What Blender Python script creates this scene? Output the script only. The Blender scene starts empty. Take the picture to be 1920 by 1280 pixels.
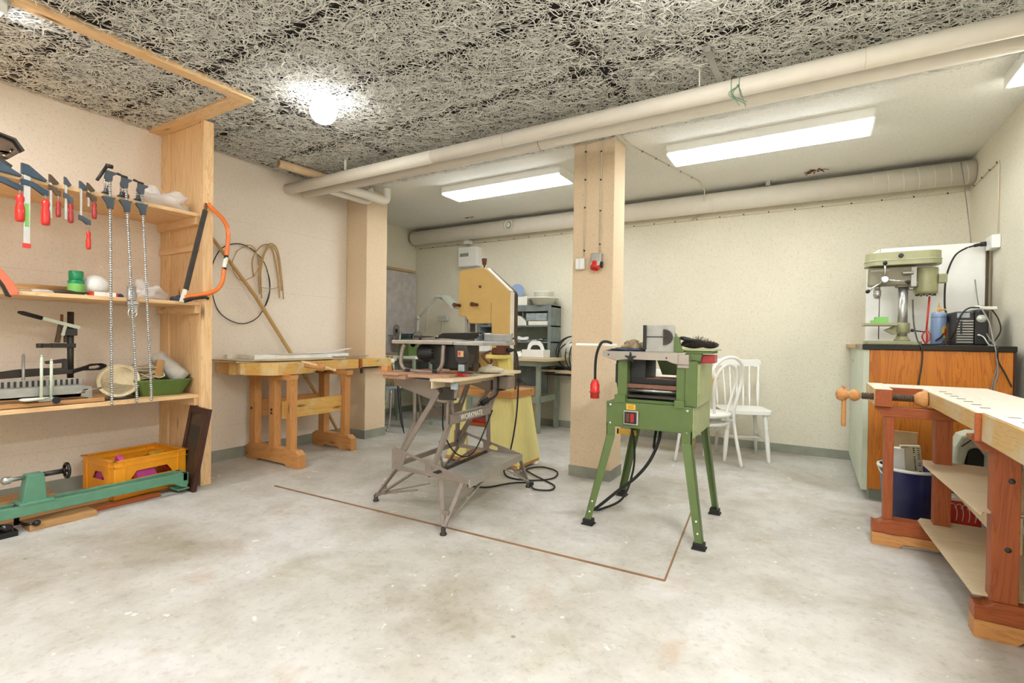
import bpy, math, random
import numpy as np
from mathutils import Vector, Matrix, geometry
random.seed(7)
PI = math.pi
S = bpy.context.scene
COL = S.collection

# ------------------------------------------------------------------ camera, world, exposure
cam = bpy.data.cameras.new('camera'); camo = bpy.data.objects.new('camera', cam); COL.objects.link(camo)
YAW, PITCH, ROLL = 0.5417503, -0.00930117, 0.01433498
_f = Vector((-math.sin(YAW)*math.cos(PITCH), math.cos(YAW)*math.cos(PITCH), math.sin(PITCH)))
_r = Vector((math.cos(YAW), math.sin(YAW), 0)); _u = _r.cross(_f)
_r2 = _r*math.cos(ROLL)+_u*math.sin(ROLL); _u2 = _u*math.cos(ROLL)-_r*math.sin(ROLL)
mw = Matrix((_r2, _u2, -_f)).transposed().to_4x4(); mw.translation = (0, 0, 1.1)
camo.matrix_world = mw
cam.sensor_width = 36; cam.lens = 935.98/1920*36; cam.shift_y = 2.17/1920; cam.clip_start = 0.02
S.camera = camo
w = bpy.data.worlds.new('world'); S.world = w; w.use_nodes = True
w.node_tree.nodes['Background'].inputs[0].default_value = (0.9, 0.95, 1, 1)
w.node_tree.nodes['Background'].inputs[1].default_value = 0.3
S.view_settings.view_transform = 'Standard'; S.view_settings.look = 'None'
S.view_settings.exposure = 0.74; S.view_settings.gamma = 1.0
S.view_settings.use_curve_mapping = False
GLOBE_W, TUBE_W, BACK_W = 20.0, 12.0, 38.0     # emission strengths of the lamps, seen ones and added ones

# ------------------------------------------------------------------ materials
MATS = {}
def s2l(c):
    return tuple((v/12.92 if v <= .04045 else ((v+.055)/1.055)**2.4) for v in c)+(1,)
def rgb(r, g, b): return s2l((r/255, g/255, b/255))
def base(name):
    m = bpy.data.materials.new(name); m.use_nodes = True; MATS[name] = m
    nt = m.node_tree; b = nt.nodes['Principled BSDF']
    return m, nt, b
def N(nt, t, **kw):
    n = nt.nodes.new(t)
    for k, v in kw.items():
        if k in n.inputs: n.inputs[k].default_value = v
        else: setattr(n, k, v)
    return n
def ramp(nt, fac, stops):
    r = nt.nodes.new('ShaderNodeValToRGB')
    while len(r.color_ramp.elements) < len(stops): r.color_ramp.elements.new(.5)
    for e, (p, c) in zip(r.color_ramp.elements, stops): e.position = p; e.color = c
    nt.links.new(fac, r.inputs[0]); return r.outputs[0]
def mixc(nt, f, a, b, mode='MIX'):
    m = nt.nodes.new('ShaderNodeMix'); m.data_type = 'RGBA'; m.blend_type = mode
    for s, v in ((m.inputs[0], f), (m.inputs[6], a), (m.inputs[7], b)):
        if hasattr(v, 'is_linked') or hasattr(v, 'links'): nt.links.new(v, s)
        else: s.default_value = v
    return m.outputs[2]
def coords(nt, scale=(1, 1, 1), rot=(0, 0, 0)):
    t = nt.nodes.new('ShaderNodeTexCoord'); mp = nt.nodes.new('ShaderNodeMapping')
    mp.inputs['Scale'].default_value = scale; mp.inputs['Rotation'].default_value = rot
    nt.links.new(t.outputs['Object'], mp.inputs[0]); return mp.outputs[0]
def noise(nt, vec, scale, detail=3, rough=.5, dist=0):
    n = N(nt, 'ShaderNodeTexNoise'); n.inputs['Scale'].default_value = scale
    n.inputs['Detail'].default_value = detail; n.inputs['Roughness'].default_value = rough
    n.inputs['Distortion'].default_value = dist
    nt.links.new(vec, n.inputs['Vector']); return n.outputs['Fac']
def bump(nt, b, h, strength, dist=.01):
    n = N(nt, 'ShaderNodeBump'); n.inputs['Strength'].default_value = strength; n.inputs['Distance'].default_value = dist
    nt.links.new(h, n.inputs['Height']); nt.links.new(n.outputs[0], b.inputs['Normal'])
def plain(name, c, rough=.5, metal=0, var=.08, vs=12, bmp=0, spec=.5, coat=0):
    m, nt, b = base(name)
    vec = coords(nt); f = noise(nt, vec, vs, 4, .6)
    lo = tuple(max(0, v*(1-var*1.6)) for v in c[:3])+(1,); hi = tuple(min(1, v*(1+var)) for v in c[:3])+(1,)
    nt.links.new(ramp(nt, f, [(.3, lo), (.7, hi)]), b.inputs['Base Color'])
    b.inputs['Roughness'].default_value = rough; b.inputs['Metallic'].default_value = metal
    b.inputs['Specular IOR Level'].default_value = spec; b.inputs['Coat Weight'].default_value = coat
    if bmp: bump(nt, b, noise(nt, vec, vs*12, 3), bmp, .004)
    return m
def wood(name, c1, c2, axis='X', rough=.55, scale=1.0, knots=True, ring=.5, wear=None, spec=.4):
    m, nt, b = base(name)
    st = {'X': (.5, 7, 7), 'Y': (7, .5, 7), 'Z': (7, 7, .5)}[axis]
    st = tuple(v*scale for v in st)
    v1 = coords(nt, st)
    n1 = noise(nt, v1, 1.6, 5, .6, 1.2)
    wv = N(nt, 'ShaderNodeMath', operation='MULTIPLY'); nt.links.new(n1, wv.inputs[0]); wv.inputs[1].default_value = 9
    fr = N(nt, 'ShaderNodeMath', operation='FRACT'); nt.links.new(wv.outputs[0], fr.inputs[0])
    st2 = tuple(v*6 for v in st); n2 = noise(nt, coords(nt, st2), 3, 3)
    colr = ramp(nt, fr.outputs[0], [(0, c1), (.55, tuple(a*(1-ring*.4)+b_*ring*.4 for a, b_ in zip(c1, c2))), (.9, c2), (1, c1)])
    col2 = mixc(nt, n2, colr, mixc(nt, .5, c1, c2), 'MIX')
    fine = N(nt, 'ShaderNodeMath', operation='MULTIPLY'); nt.links.new(n2, fine.inputs[0]); fine.inputs[1].default_value = .7
    nt.links.new(fine.outputs[0], col2.node.inputs[0])
    out = col2
    if knots:
        vo = N(nt, 'ShaderNodeTexVoronoi'); ks = {'X': (1.2, 5, 5), 'Y': (5, 1.2, 5), 'Z': (5, 5, 1.2)}[axis]
        kk = coords(nt, ks); nt.links.new(kk, vo.inputs['Vector']); vo.inputs['Scale'].default_value = 1.7
        dk = tuple(v*.28 for v in c2[:3])+(1,)
        kf = ramp(nt, vo.outputs['Distance'], [(.06, (1, 1, 1, 1)), (.15, (0, 0, 0, 1))])
        out = mixc(nt, kf, out, dk)
    if wear is not None:
        wf = noise(nt, coords(nt), 5, 6, .7)
        out = mixc(nt, ramp(nt, wf, [(.48, (0, 0, 0, 1)), (.62, (1, 1, 1, 1))]), out, wear)
    nt.links.new(out, b.inputs['Base Color'])
    b.inputs['Roughness'].default_value = rough; b.inputs['Specular IOR Level'].default_value = spec
    bump(nt, b, n2, .15, .002)
    return m
def emit(name, c, s):
    m, nt, b = base(name)
    b.inputs['Base Color'].default_value = (.9, .9, .88, 1)
    b.inputs['Emission Color'].default_value = c; b.inputs['Emission Strength'].default_value = s
    return m
def glassy(name, c, alpha=.35, rough=.15, trans=.0):
    m, nt, b = base(name)
    b.inputs['Base Color'].default_value = c; b.inputs['Roughness'].default_value = rough
    b.inputs['Alpha'].default_value = alpha; b.inputs['Transmission Weight'].default_value = trans
    vec = coords(nt); bump(nt, b, noise(nt, vec, 18, 3, .6, .5), .6, .01)
    return m
def G(k): return MATS[k]

# plaster walls: fine woodchip-like grain, faint block joints, rubbed patches
def wall_mat(name, c, joint=None, mott=.06):
    m, nt, b = base(name)
    vec = coords(nt)
    f1 = noise(nt, vec, 1.3, 4, .55); f2 = noise(nt, vec, 55, 3, .6)
    lo = tuple(v*(1-mott) for v in c[:3])+(1,); hi = tuple(min(1, v*(1+mott*.5)) for v in c[:3])+(1,)
    c1 = ramp(nt, f1, [(.3, lo), (.7, hi)])
    c2 = mixc(nt, ramp(nt, f2, [(.36, (.9, .87, .82, 1)), (.5, (1, 1, 1, 1))]), c1, c1, 'MIX')
    mm = mixc(nt, 1.0, c1, ramp(nt, f2, [(.30, (.90, .87, .83, 1)), (.46, (1, 1, 1, 1))]), 'MULTIPLY')
    f3 = noise(nt, vec, 150, 2, .6)
    mm = mixc(nt, 1.0, mm, ramp(nt, f3, [(.3, (.90, .88, .85, 1)), (.5, (1, 1, 1, 1))]), 'MULTIPLY')
    out = mm
    if joint:
        br = N(nt, 'ShaderNodeTexBrick'); br.inputs['Scale'].default_value = 1.0
        br.inputs['Mortar Size'].default_value = .0022; br.inputs['Mortar Smooth'].default_value = .3
        br.inputs['Brick Width'].default_value = .6; br.inputs['Row Height'].default_value = .2
        br.inputs['Color1'].default_value = (1, 1, 1, 1); br.inputs['Color2'].default_value = (1, 1, 1, 1); br.inputs['Mortar'].default_value = (.86, .82, .76, 1)
        vv = coords(nt, (1, 1, 1), joint); nt.links.new(vv, br.inputs['Vector'])
        out = mixc(nt, .75, out, br.outputs['Color'], 'MULTIPLY')
    nt.links.new(out, b.inputs['Base Color']); b.inputs['Roughness'].default_value = .85
    b.inputs['Specular IOR Level'].default_value = .2
    bump(nt, b, f2, .25, .003)
    return m
CREAM = rgb(232, 224, 208)
wall_mat('wall_cream', CREAM)
wall_mat('wall_left', rgb(238, 226, 211), joint=(PI/2, 0, PI/2))
wall_mat('wall_back', rgb(230, 225, 206))
wall_mat('pillar', rgb(229, 207, 176))
wall_mat('ceiling_white', rgb(236, 236, 230), mott=.03)
plain('base_grey', rgb(150, 152, 138), .6, var=.12, vs=5)
def floor_mat():
    m, nt, b = base('floor_concrete'); vec = coords(nt)
    f = noise(nt, vec, .9, 8, .62, .3); f2 = noise(nt, vec, 6, 8, .7); f3 = noise(nt, vec, 2.2, 6, .65, .4)
    c = ramp(nt, f, [(.32, rgb(160, 152, 134)), (.47, rgb(190, 186, 177)), (.62, rgb(206, 204, 200))])
    c = mixc(nt, ramp(nt, f3, [(.56, (0, 0, 0, 1)), (.75, (.65, .65, .65, 1))]), c, rgb(160, 152, 120))
    c = mixc(nt, 1.0, c, ramp(nt, f2, [(.3, (.80, .79, .77, 1)), (.55, (1, 1, 1, 1))]), 'MULTIPLY')
    f5 = noise(nt, vec, 28, 6, .75); c = mixc(nt, 1.0, c, ramp(nt, f5, [(.36, (.84, .82, .79, 1)), (.47, (1, 1, 1, 1))]), 'MULTIPLY')
    f6 = noise(nt, vec, 17, 5, .7, .6); c = mixc(nt, ramp(nt, f6, [(.64, (0, 0, 0, 1)), (.70, (.8, .8, .8, 1))]), c, rgb(226, 224, 220))
    f7 = noise(nt, vec, 1.7, 5, .6, .8); c = mixc(nt, ramp(nt, f7, [(.60, (0, 0, 0, 1)), (.72, (.45, .45, .45, 1))]), c, rgb(168, 138, 108))
    vo = N(nt, 'ShaderNodeTexVoronoi'); vo.inputs['Scale'].default_value = 5.0
    wv = noise(nt, vec, 9, 3); 
    va = N(nt, 'ShaderNodeVectorMath', operation='ADD'); nt.links.new(vec, va.inputs[0])
    cmb = N(nt, 'ShaderNodeVectorMath', operation='SCALE'); cn = nt.nodes.new('ShaderNodeTexNoise'); cn.inputs['Scale'].default_value = 14; nt.links.new(vec, cn.inputs['Vector'])
    nt.links.new(cn.outputs['Color'], cmb.inputs[0]); cmb.inputs['Scale'].default_value = .12; nt.links.new(cmb.outputs[0], va.inputs[1])
    nt.links.new(va.outputs[0], vo.inputs['Vector'])
    c = mixc(nt, ramp(nt, vo.outputs['Distance'], [(.045, (.8, .8, .8, 1)), (.075, (0, 0, 0, 1))]), c, rgb(232, 230, 226))
    vo2 = N(nt, 'ShaderNodeTexVoronoi'); vo2.inputs['Scale'].default_value = 3.3; v2 = coords(nt, (1, 1, 1), (0, 0, 1)); nt.links.new(v2, vo2.inputs['Vector'])
    c = mixc(nt, ramp(nt, vo2.outputs['Distance'], [(.02, (.7, .7, .7, 1)), (.04, (0, 0, 0, 1))]), c, rgb(120, 106, 86))
    nt.links.new(c, b.inputs['Base Color'])
    nt.links.new(ramp(nt, f2, [(.3, (.42, .42, .42, 1)), (.7, (.62, .62, .62, 1))]), b.inputs['Roughness'])
    b.inputs['Specular IOR Level'].default_value = .35
    bump(nt, b, f2, .12, .004)
floor_mat()

PINE1, PINE2 = rgb(238, 205, 158), rgb(214, 165, 110)
for ax in 'XYZ':
    wood('pine_'+ax, PINE1, PINE2, ax)
    wood('beech_'+ax, rgb(205, 150, 92), rgb(176, 116, 62), ax, .5)
    wood('yellow_'+ax, rgb(222, 178, 100), rgb(196, 144, 70), ax, .4, wear=rgb(214, 190, 140))
    wood('brown_'+ax, rgb(164, 88, 46), rgb(132, 62, 30), ax, .45, knots=False, spec=.4)
    wood('dusty_red_'+ax, rgb(178, 140, 112), rgb(152, 112, 86), ax, .6, knots=False)
    wood('plank_'+ax, rgb(190, 148, 98), rgb(156, 112, 70), ax, .65)
    wood('ply_'+ax, rgb(216, 198, 166), rgb(196, 174, 138), ax, .6, knots=False)
wood('bench_white', rgb(228, 220, 206), rgb(212, 198, 176), 'Y', .5, knots=False)
wood('dusty_top', rgb(214, 198, 170), rgb(190, 168, 132), 'Y', .6, knots=False)
wood('bench_edge', rgb(214, 180, 120), rgb(190, 148, 86), 'Y', .5, wear=rgb(205, 190, 160))
wood('cab_wood', rgb(206, 128, 40), rgb(160, 84, 24), 'Z', .35, scale=.8, knots=False, spec=.5)
wood('ply_yellow', rgb(234, 224, 154), rgb(222, 210, 132), 'Z', .5)
wood('dark_frame', rgb(74, 44, 34), rgb(52, 28, 22), 'Z', .4, knots=False)
wood('cane', rgb(196, 160, 104), rgb(168, 130, 78), 'Z', .5, knots=False)
plain('groove', rgb(96, 98, 96), .6, .3)
plain('steel', rgb(190, 190, 188), .32, .85, .08)
plain('chrome', rgb(215, 215, 215), .15, 1, .03)
plain('zinc', rgb(172, 172, 166), .45, .6, .12)
plain('cast_blue', rgb(58, 74, 88), .5, .3, .2, 20, .3)
plain('cast_brown', rgb(92, 74, 58), .6, .4, .2, 20, .3)
plain('clamp_grey', rgb(76, 84, 92), .5, .4, .15)
plain('red_plastic', rgb(216, 40, 30), .35, 0, .04, coat=.3)
plain('dark_red', rgb(158, 30, 34), .35, 0, .05, coat=.3)
plain('orange', rgb(232, 116, 34), .35, 0, .04, coat=.4)
plain('salmon', rgb(216, 116, 84), .5, 0, .05)
plain('black', rgb(30, 30, 31), .45, 0, .1)
plain('black_rubber', rgb(24, 25, 26), .6, 0, .1)
plain('black_gloss', rgb(22, 20, 20), .2, 0, .1)
plain('dark_metal', rgb(66, 62, 58), .45, .5, .15)
plain('wm_grey', rgb(142, 130, 120), .5, .35, .08)
plain('saw_alu', rgb(172, 164, 154), .4, .55, .06)
plain('green', rgb(88, 108, 58), .4, 0, .06, spec=.5)
plain('green_light', rgb(164, 174, 126), .4, 0, .06)
plain('lathe_green', rgb(92, 142, 116), .4, 0, .08)
plain('dp_green', rgb(158, 158, 120), .4, .1, .05)
plain('dp_dark', rgb(132, 126, 104), .45, .1, .08)
plain('band_tan', rgb(206, 172, 104), .45, 0, .03)
plain('band_side', rgb(236, 232, 220), .4, 0, .03)
plain('yellow_paint', rgb(226, 208, 118), .45, 0, .06)
plain('white_paint', rgb(240, 240, 235), .35, 0, .02)
plain('off_white', rgb(228, 228, 214), .45, 0, .04)
plain('pipe_white', rgb(232, 226, 214), .5, 0, .02)
plain('cable_cream', rgb(218, 206, 180), .5, 0, .03)
plain('grey_green', rgb(146, 158, 142), .5, .1, .08)
plain('steel_shelf', rgb(128, 138, 138), .5, .3, .15)
plain('galv', rgb(160, 172, 176), .5, .3, .2, 25)
plain('crate_yellow', rgb(238, 158, 32), .4, 0, .04)
plain('pink', rgb(196, 74, 150), .4)
plain('card', rgb(190, 164, 120), .8)
plain('card_grey', rgb(196, 190, 160), .7)
plain('card_tube', rgb(214, 186, 148), .7)
plain('paper', rgb(236, 236, 230), .7)
plain('paper_grey', rgb(190, 186, 176), .7, 0, .15, 14)
plain('straw', rgb(224, 206, 166), .8, 0, .1, 30, .4)
plain('tray_green', rgb(92, 118, 58), .45, 0, .1)
plain('rope', rgb(206, 190, 158), .85, 0, .15, 40, .5)
plain('jar_green', rgb(24, 132, 84), .25, 0, .08)
plain('navy', rgb(34, 38, 92), .3, 0, .06, coat=.3)
plain('cloth_blue', rgb(70, 78, 102), .9, 0, .2, 20, .5)
plain('glove', rgb(170, 150, 118), .9, 0, .3, 30, .6)
plain('fur', rgb(74, 64, 56), .9, 0, .5, 60, 1)
plain('copper', rgb(128, 92, 76), .4, .5, .1)
plain('gas_blue', rgb(128, 150, 182), .35, .1, .04)
plain('panel_grey', rgb(196, 190, 186), .7, 0, .12, 10)
plain('cord_grey', rgb(132, 130, 124), .6)
plain('lamp_grey', rgb(206, 210, 200), .4, .2, .04)
plain('tool_green', rgb(198, 206, 186), .5, 0, .04)
plain('rust', rgb(120, 76, 44), .8, 0, .3, 40)
plain('yellow_sticker', rgb(226, 178, 62), .5)
plain('red_label', rgb(206, 58, 44), .5)
plain('soft_green', rgb(126, 190, 96), .45)
plain('rubber_brown', rgb(96, 52, 34), .5, 0, .1)
plain('tan_strip', rgb(140, 104, 74), .6, 0, .2)
plain('strand', rgb(238, 238, 232), .8, 0, .12, 9)
plain('wool_dark', rgb(36, 32, 29), .95, 0, .3, 20)
plain('sack', rgb(206, 196, 170), .8, 0, .15, 30, .5)
glassy('clear_bag', (.93, .92, .9, 1), .42, .2)
glassy('clear_plastic', (.92, .93, .95, 1), .35, .12)
glassy('globe_shade', (.86, .84, .8, 1), .93, .2)
emit('globe_lit', (1, .985, .95, 1), GLOBE_W)
emit('tube_lit', (.95, .985, 1, 1), TUBE_W)
emit('tube_side', (.97, .985, 1, 1), 16.0)
emit('tube_front', (.97, .985, 1, 1), BACK_W)

# ------------------------------------------------------------------ mesh builder
def V3(p): return Vector(p)
class MB:
    def __init__(s): s.v = []; s.f = []; s.s = []; s.m = []
    def add(s, vs, fs, smooth=False, mi=0):
        o = len(s.v); s.v += [tuple(v) for v in vs]
        for f in fs: s.f.append(tuple(i+o for i in f)); s.s.append(smooth); s.m.append(mi)
        return s
    def box(s, x0, x1, y0, y1, z0, z1, mi=0):
        v = [(x, y, z) for x in (x0, x1) for y in (y0, y1) for z in (z0, z1)]
        return s.add(v, [(0, 1, 3, 2), (4, 6, 7, 5), (0, 4, 5, 1), (2, 3, 7, 6), (0, 2, 6, 4), (1, 5, 7, 3)], mi=mi)
    def obox(s, c, size, R=None, mi=0):
        R = R or Matrix.Identity(3); c = V3(c); a, b, d = [q/2 for q in size]
        v = [c+R@Vector((x, y, z)) for x in (-a, a) for y in (-b, b) for z in (-d, d)]
        return s.add(v, [(0, 1, 3, 2), (4, 6, 7, 5), (0, 4, 5, 1), (2, 3, 7, 6), (0, 2, 6, 4), (1, 5, 7, 3)], mi=mi)
    def bar(s, p, q, w, h, up=(0, 0, 1), w2=None, h2=None, mi=0):
        p, q = V3(p), V3(q); d = (q-p).normalized(); up = V3(up)
        x = d.cross(up)
        if x.length < 1e-4: x = d.cross(Vector((1, 0, 0)))
        x.normalize(); y = x.cross(d).normalized()
        w2 = w if w2 is None else w2; h2 = h if h2 is None else h2
        v = [p+x*a*w/2+y*b*h/2 for a, b in ((-1, -1), (1, -1), (1, 1), (-1, 1))]+[q+x*a*w2/2+y*b*h2/2 for a, b in ((-1, -1), (1, -1), (1, 1), (-1, 1))]
        return s.add(v, [(3, 2, 1, 0), (4, 5, 6, 7), (0, 1, 5, 4), (1, 2, 6, 5), (2, 3, 7, 6), (3, 0, 4, 7)], mi=mi)
    def tube(s, pts, r, n=8, caps=True, close=False, mi=0):
        pts = [V3(p) for p in pts]; m = len(pts); rs = r if isinstance(r, (list, tuple)) else [r]*m
        T = []
        for i in range(m):
            a = pts[(i-1) % m] if (close or i > 0) else pts[0]; b = pts[(i+1) % m] if (close or i < m-1) else pts[-1]
            T.append((b-a).normalized())
        up = Vector((0, 0, 1)) if abs(T[0].z) < .9 else Vector((1, 0, 0))
        x = T[0].cross(up).normalized(); vs = []
        for i in range(m):
            x = (x-T[i]*x.dot(T[i])).normalized(); y = T[i].cross(x)
            for k in range(n):
                a = 2*PI*k/n; vs.append(pts[i]+(x*math.cos(a)+y*math.sin(a))*rs[i])
        fs = []
        for i in range(m if close else m-1):
            j = (i+1) % m
            for k in range(n): fs.append((i*n+k, i*n+(k+1) % n, j*n+(k+1) % n, j*n+k))
        s.add(vs, fs, True, mi)
        if caps and not close:
            o = len(s.v)-m*n
            s.f.append(tuple(o+k for k in reversed(range(n)))); s.s.append(False); s.m.append(mi)
            s.f.append(tuple(o+(m-1)*n+k for k in range(n))); s.s.append(False); s.m.append(mi)
        return s
    def cyl(s, p, q, r, r2=None, n=20, mi=0): return s.tube([p, q], [r, r if r2 is None else r2], n, mi=mi)
    def lathe(s, prof, o=(0, 0, 0), axis=(0, 0, 1), n=24, mi=0, caps=True, sm=True, sx=1.0):
        o = V3(o); z = V3(axis).normalized(); x = z.orthogonal().normalized(); y = z.cross(x)
        vs = []; m = len(prof)
        for r, h in prof:
            for k in range(n):
                a = 2*PI*k/n; vs.append(o+z*h+x*(math.cos(a)*r*sx)+y*(math.sin(a)*r))
        fs = [(i*n+k, i*n+(k+1) % n, (i+1)*n+(k+1) % n, (i+1)*n+k) for i in range(m-1) for k in range(n)]
        s.add(vs, fs, sm, mi); b = len(s.v)-m*n
        if caps:
            if prof[0][0] > 1e-5: s.f.append(tuple(b+k for k in reversed(range(n)))); s.s.append(False); s.m.append(mi)
            if prof[-1][0] > 1e-5: s.f.append(tuple(b+(m-1)*n+k for k in range(n))); s.s.append(False); s.m.append(mi)
        return s
    def ball(s, c, r, n=16, sc=(1, 1, 1), mi=0):
        c = V3(c); vs = []; fs = []; h = n//2
        for i in range(h+1):
            t = PI*i/h
            for k in range(n):
                a = 2*PI*k/n; vs.append((c.x+r*sc[0]*math.sin(t)*math.cos(a), c.y+r*sc[1]*math.sin(t)*math.sin(a), c.z+r*sc[2]*math.cos(t)))
        for i in range(h):
            for k in range(n): fs.append((i*n+k, (i+1)*n+k, (i+1)*n+(k+1) % n, i*n+(k+1) % n))
        return s.add(vs, fs, True, mi)
    def plate(s, loops, o, U, W, t, mi=0):
        """flat plate: outer loop + hole loops in (u,w), plane spanned by U,W at o, thickness t (centred)"""
        o, U, W = V3(o), V3(U).normalized(), V3(W).normalized(); Nn = U.cross(W).normalized()
        P = [[Vector((a, b, 0)) for a, b in l] for l in loops]
        tri = geometry.tessellate_polygon(P); flat = [p for l in P for p in l]; n = len(flat)
        vs = [o+U*p.x+W*p.y+Nn*(t/2) for p in flat]+[o+U*p.x+W*p.y-Nn*(t/2) for p in flat]
        fs = []
        for a, b, c in tri:
            q = (flat[b]-flat[a]).cross(flat[c]-flat[a]).z
            if q < 0: b, c = c, b
            fs += [(a, b, c), (a+n, c+n, b+n)]
        k = 0
        for l in P:
            L = len(l)
            for i in range(L):
                a, b = k+i, k+(i+1) % L; fs.append((a, b, b+n, a+n))
            k += L
        return s.add(vs, fs, mi=mi)
    def build(s, name, mat, parent=None, bevel=0, loc=None):
        me = bpy.data.meshes.new(name); off = Vector((0, 0, 0))
        if parent is not None and parent.name in WORLD: off = WORLD[parent.name]
        if loc is not None: off = V3(loc)
        me.from_pydata([(x-off.x, y-off.y, z-off.z) for x, y, z in s.v], [], s.f); me.update()
        mats = mat if isinstance(mat, (list, tuple)) else [mat]
        for mm in mats: me.materials.append(G(mm))
        me.polygons.foreach_set('use_smooth', s.s); me.polygons.foreach_set('material_index', s.m)
        import bmesh
        bm = bmesh.new(); bm.from_mesh(me); bmesh.ops.recalc_face_normals(bm, faces=bm.faces); bm.to_mesh(me); bm.free()
        o = bpy.data.objects.new(name, me); COL.objects.link(o)
        if loc is not None: o.location = loc
        if parent is not None:
            o.parent = parent
            if parent.name in WORLD: WORLD[o.name] = off
        elif loc is not None: WORLD[o.name] = off
        if bevel:
            b = o.modifiers.new('bevel', 'BEVEL'); b.width = bevel; b.segments = 2; b.limit_method = 'ANGLE'; b.angle_limit = .7
        return o
WORLD = {}
def tag(o, label=None, cat=None, group=None, kind=None):
    if label: o['label'] = label
    if cat: o['category'] = cat
    if group: o['group'] = group
    if kind: o['kind'] = kind
    return o
def thing(name, label, cat, loc=(0, 0, 0), rz=0, group=None, world=True):
    """Empty at the thing's base; with world=True its part meshes are written in room coordinates"""
    o = bpy.data.objects.new(name, None); COL.objects.link(o); o.location = loc; o.rotation_euler = (0, 0, rz)
    o.empty_display_size = .05
    if world: WORLD[o.name] = V3(loc)
    return tag(o, label, cat, group)
def solo(name, mb, mat, label, cat, loc, group=None, bevel=0):
    return tag(mb.build(name, mat, None, bevel, loc), label, cat, group)
def struct(name, mb, mat, bevel=0, label=None):
    return tag(mb.build(name, mat, None, bevel), label, None, None, 'structure')
def dup(root, loc=None, rz=None, label=None):
    r = root.copy(); COL.objects.link(r)
    if loc is not None: r.location = loc
    if rz is not None: r.rotation_euler = (0, 0, rz)
    if label: r['label'] = label
    for ch in list(root.children):
        c = ch.copy(); COL.objects.link(c); c.parent = r
        for g in ch.children:
            d = g.copy(); COL.objects.link(d); d.parent = c
    return r
def sm(pts, k=6, close=False):
    P = [V3(p) for p in pts]; n = len(P); out = []
    rng = n if close else n-1
    for i in range(rng):
        if close: a, b, c, d = P[(i-1) % n], P[i], P[(i+1) % n], P[(i+2) % n]
        else: a, b, c, d = P[max(i-1, 0)], P[i], P[i+1], P[min(i+2, n-1)]
        for j in range(k):
            t = j/k; out.append(.5*((2*b)+(c-a)*t+(2*a-5*b+4*c-d)*t*t+(3*b-3*c+d-a)*t**3))
    if not close: out.append(P[-1])
    return out
def rrect(x0, x1, y0, y1, r, k=4):
    out = []
    for cx, cy, a0 in ((x1-r, y0+r, -PI/2), (x1-r, y1-r, 0), (x0+r, y1-r, PI/2), (x0+r, y0+r, PI)):
        for i in range(k+1):
            a = a0+PI/2*i/k; out.append((cx+r*math.cos(a), cy+r*math.sin(a)))
    return out
def text(s, size, o, U, W, mat, parent, name='lettering', t=.0006):
    c = bpy.data.curves.new('t', 'FONT'); c.body = s; c.size = size; c.extrude = t; c.align_x = 'CENTER'; c.align_y = 'CENTER'
    to = bpy.data.objects.new('t', c); COL.objects.link(to); dg = bpy.context.evaluated_depsgraph_get()
    me = bpy.data.meshes.new_from_object(to.evaluated_get(dg)); bpy.data.objects.remove(to)
    U, W = V3(U).normalized(), V3(W).normalized(); Nn = U.cross(W); o = V3(o)
    mb = MB(); mb.add([o+U*v.co.x+W*v.co.y+Nn*v.co.z for v in me.vertices], [tuple(p.vertices) for p in me.polygons])
    bpy.data.meshes.remove(me)
    return mb.build(name, mat, parent)
def rotm(ax, a): return Matrix.Rotation(a, 3, ax)

# ------------------------------------------------------------------ the setting
XL, XR, YB, YF, ZC, XA, YE = -4.38, 1.13, 5.65, -2.0, 2.67, -5.1, 3.69
struct('floor', MB().box(XA-.1, XR+.1, YF-.1, YB+.1, -.08, 0), 'floor_concrete')
struct('wall_left', MB().box(XL-.12, XL, YF, 3.745, 0, ZC), 'wall_left')
struct('wall_alcove_side', MB().box(XA-.1, XL-.12, 3.6, 3.745, 0, ZC), 'wall_cream')
struct('wall_alcove_left', MB().box(XA-.1, XA, 3.745, YB, 0, ZC), 'wall_back')
struct('wall_back', MB().box(XA-.1, XR+.1, YB, YB+.1, 0, ZC), 'wall_back')
struct('wall_right', MB().box(XR, XR+.1, YF, YB, 0, ZC), 'wall_back')
struct('wall_front', MB().box(XL-.12, XR+.1, YF-.1, YF, 0, ZC), 'wall_cream')
struct('wall_pillar_left', MB().box(XL, -4.07, 3.745, 4.04, 0, ZC), 'pillar', .006)
struct('wall_pillar_centre', MB().box(-1.665, -1.325, 3.695, 3.945, 0, ZC), 'pillar', .006)
bb = MB().box(XL, XL+.006, YF, 3.745, 0, .095); struct('baseboard_left', bb, 'base_grey')
struct('baseboard_back', MB().box(XA, XR, YB-.006, YB, 0, .085), 'base_grey')
struct('baseboard_right', MB().box(XR-.006, XR, YF, YB-.006, 0, .085), 'base_grey')
struct('baseboard_alcove', MB().box(XA, XA+.006, 3.745, YB-.006, 0, .085), 'base_grey')
struct('baseboard_pillar_left', MB().box(XL+.006, -4.064, 3.739, 4.046, 0, .092), 'base_grey')
struct('baseboard_pillar_centre', MB().box(-1.671, -1.319, 3.689, 3.951, 0, .085), 'base_grey')
struct('ceiling_back', MB().box(XA-.1, XR+.1, YE, YB+.1, ZC, ZC+.06), 'ceiling_white')
struct('ceiling_front', MB().box(XL-.12, XR+.1, YF-.1, YE, ZC, ZC+.08), 'wool_dark')

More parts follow.
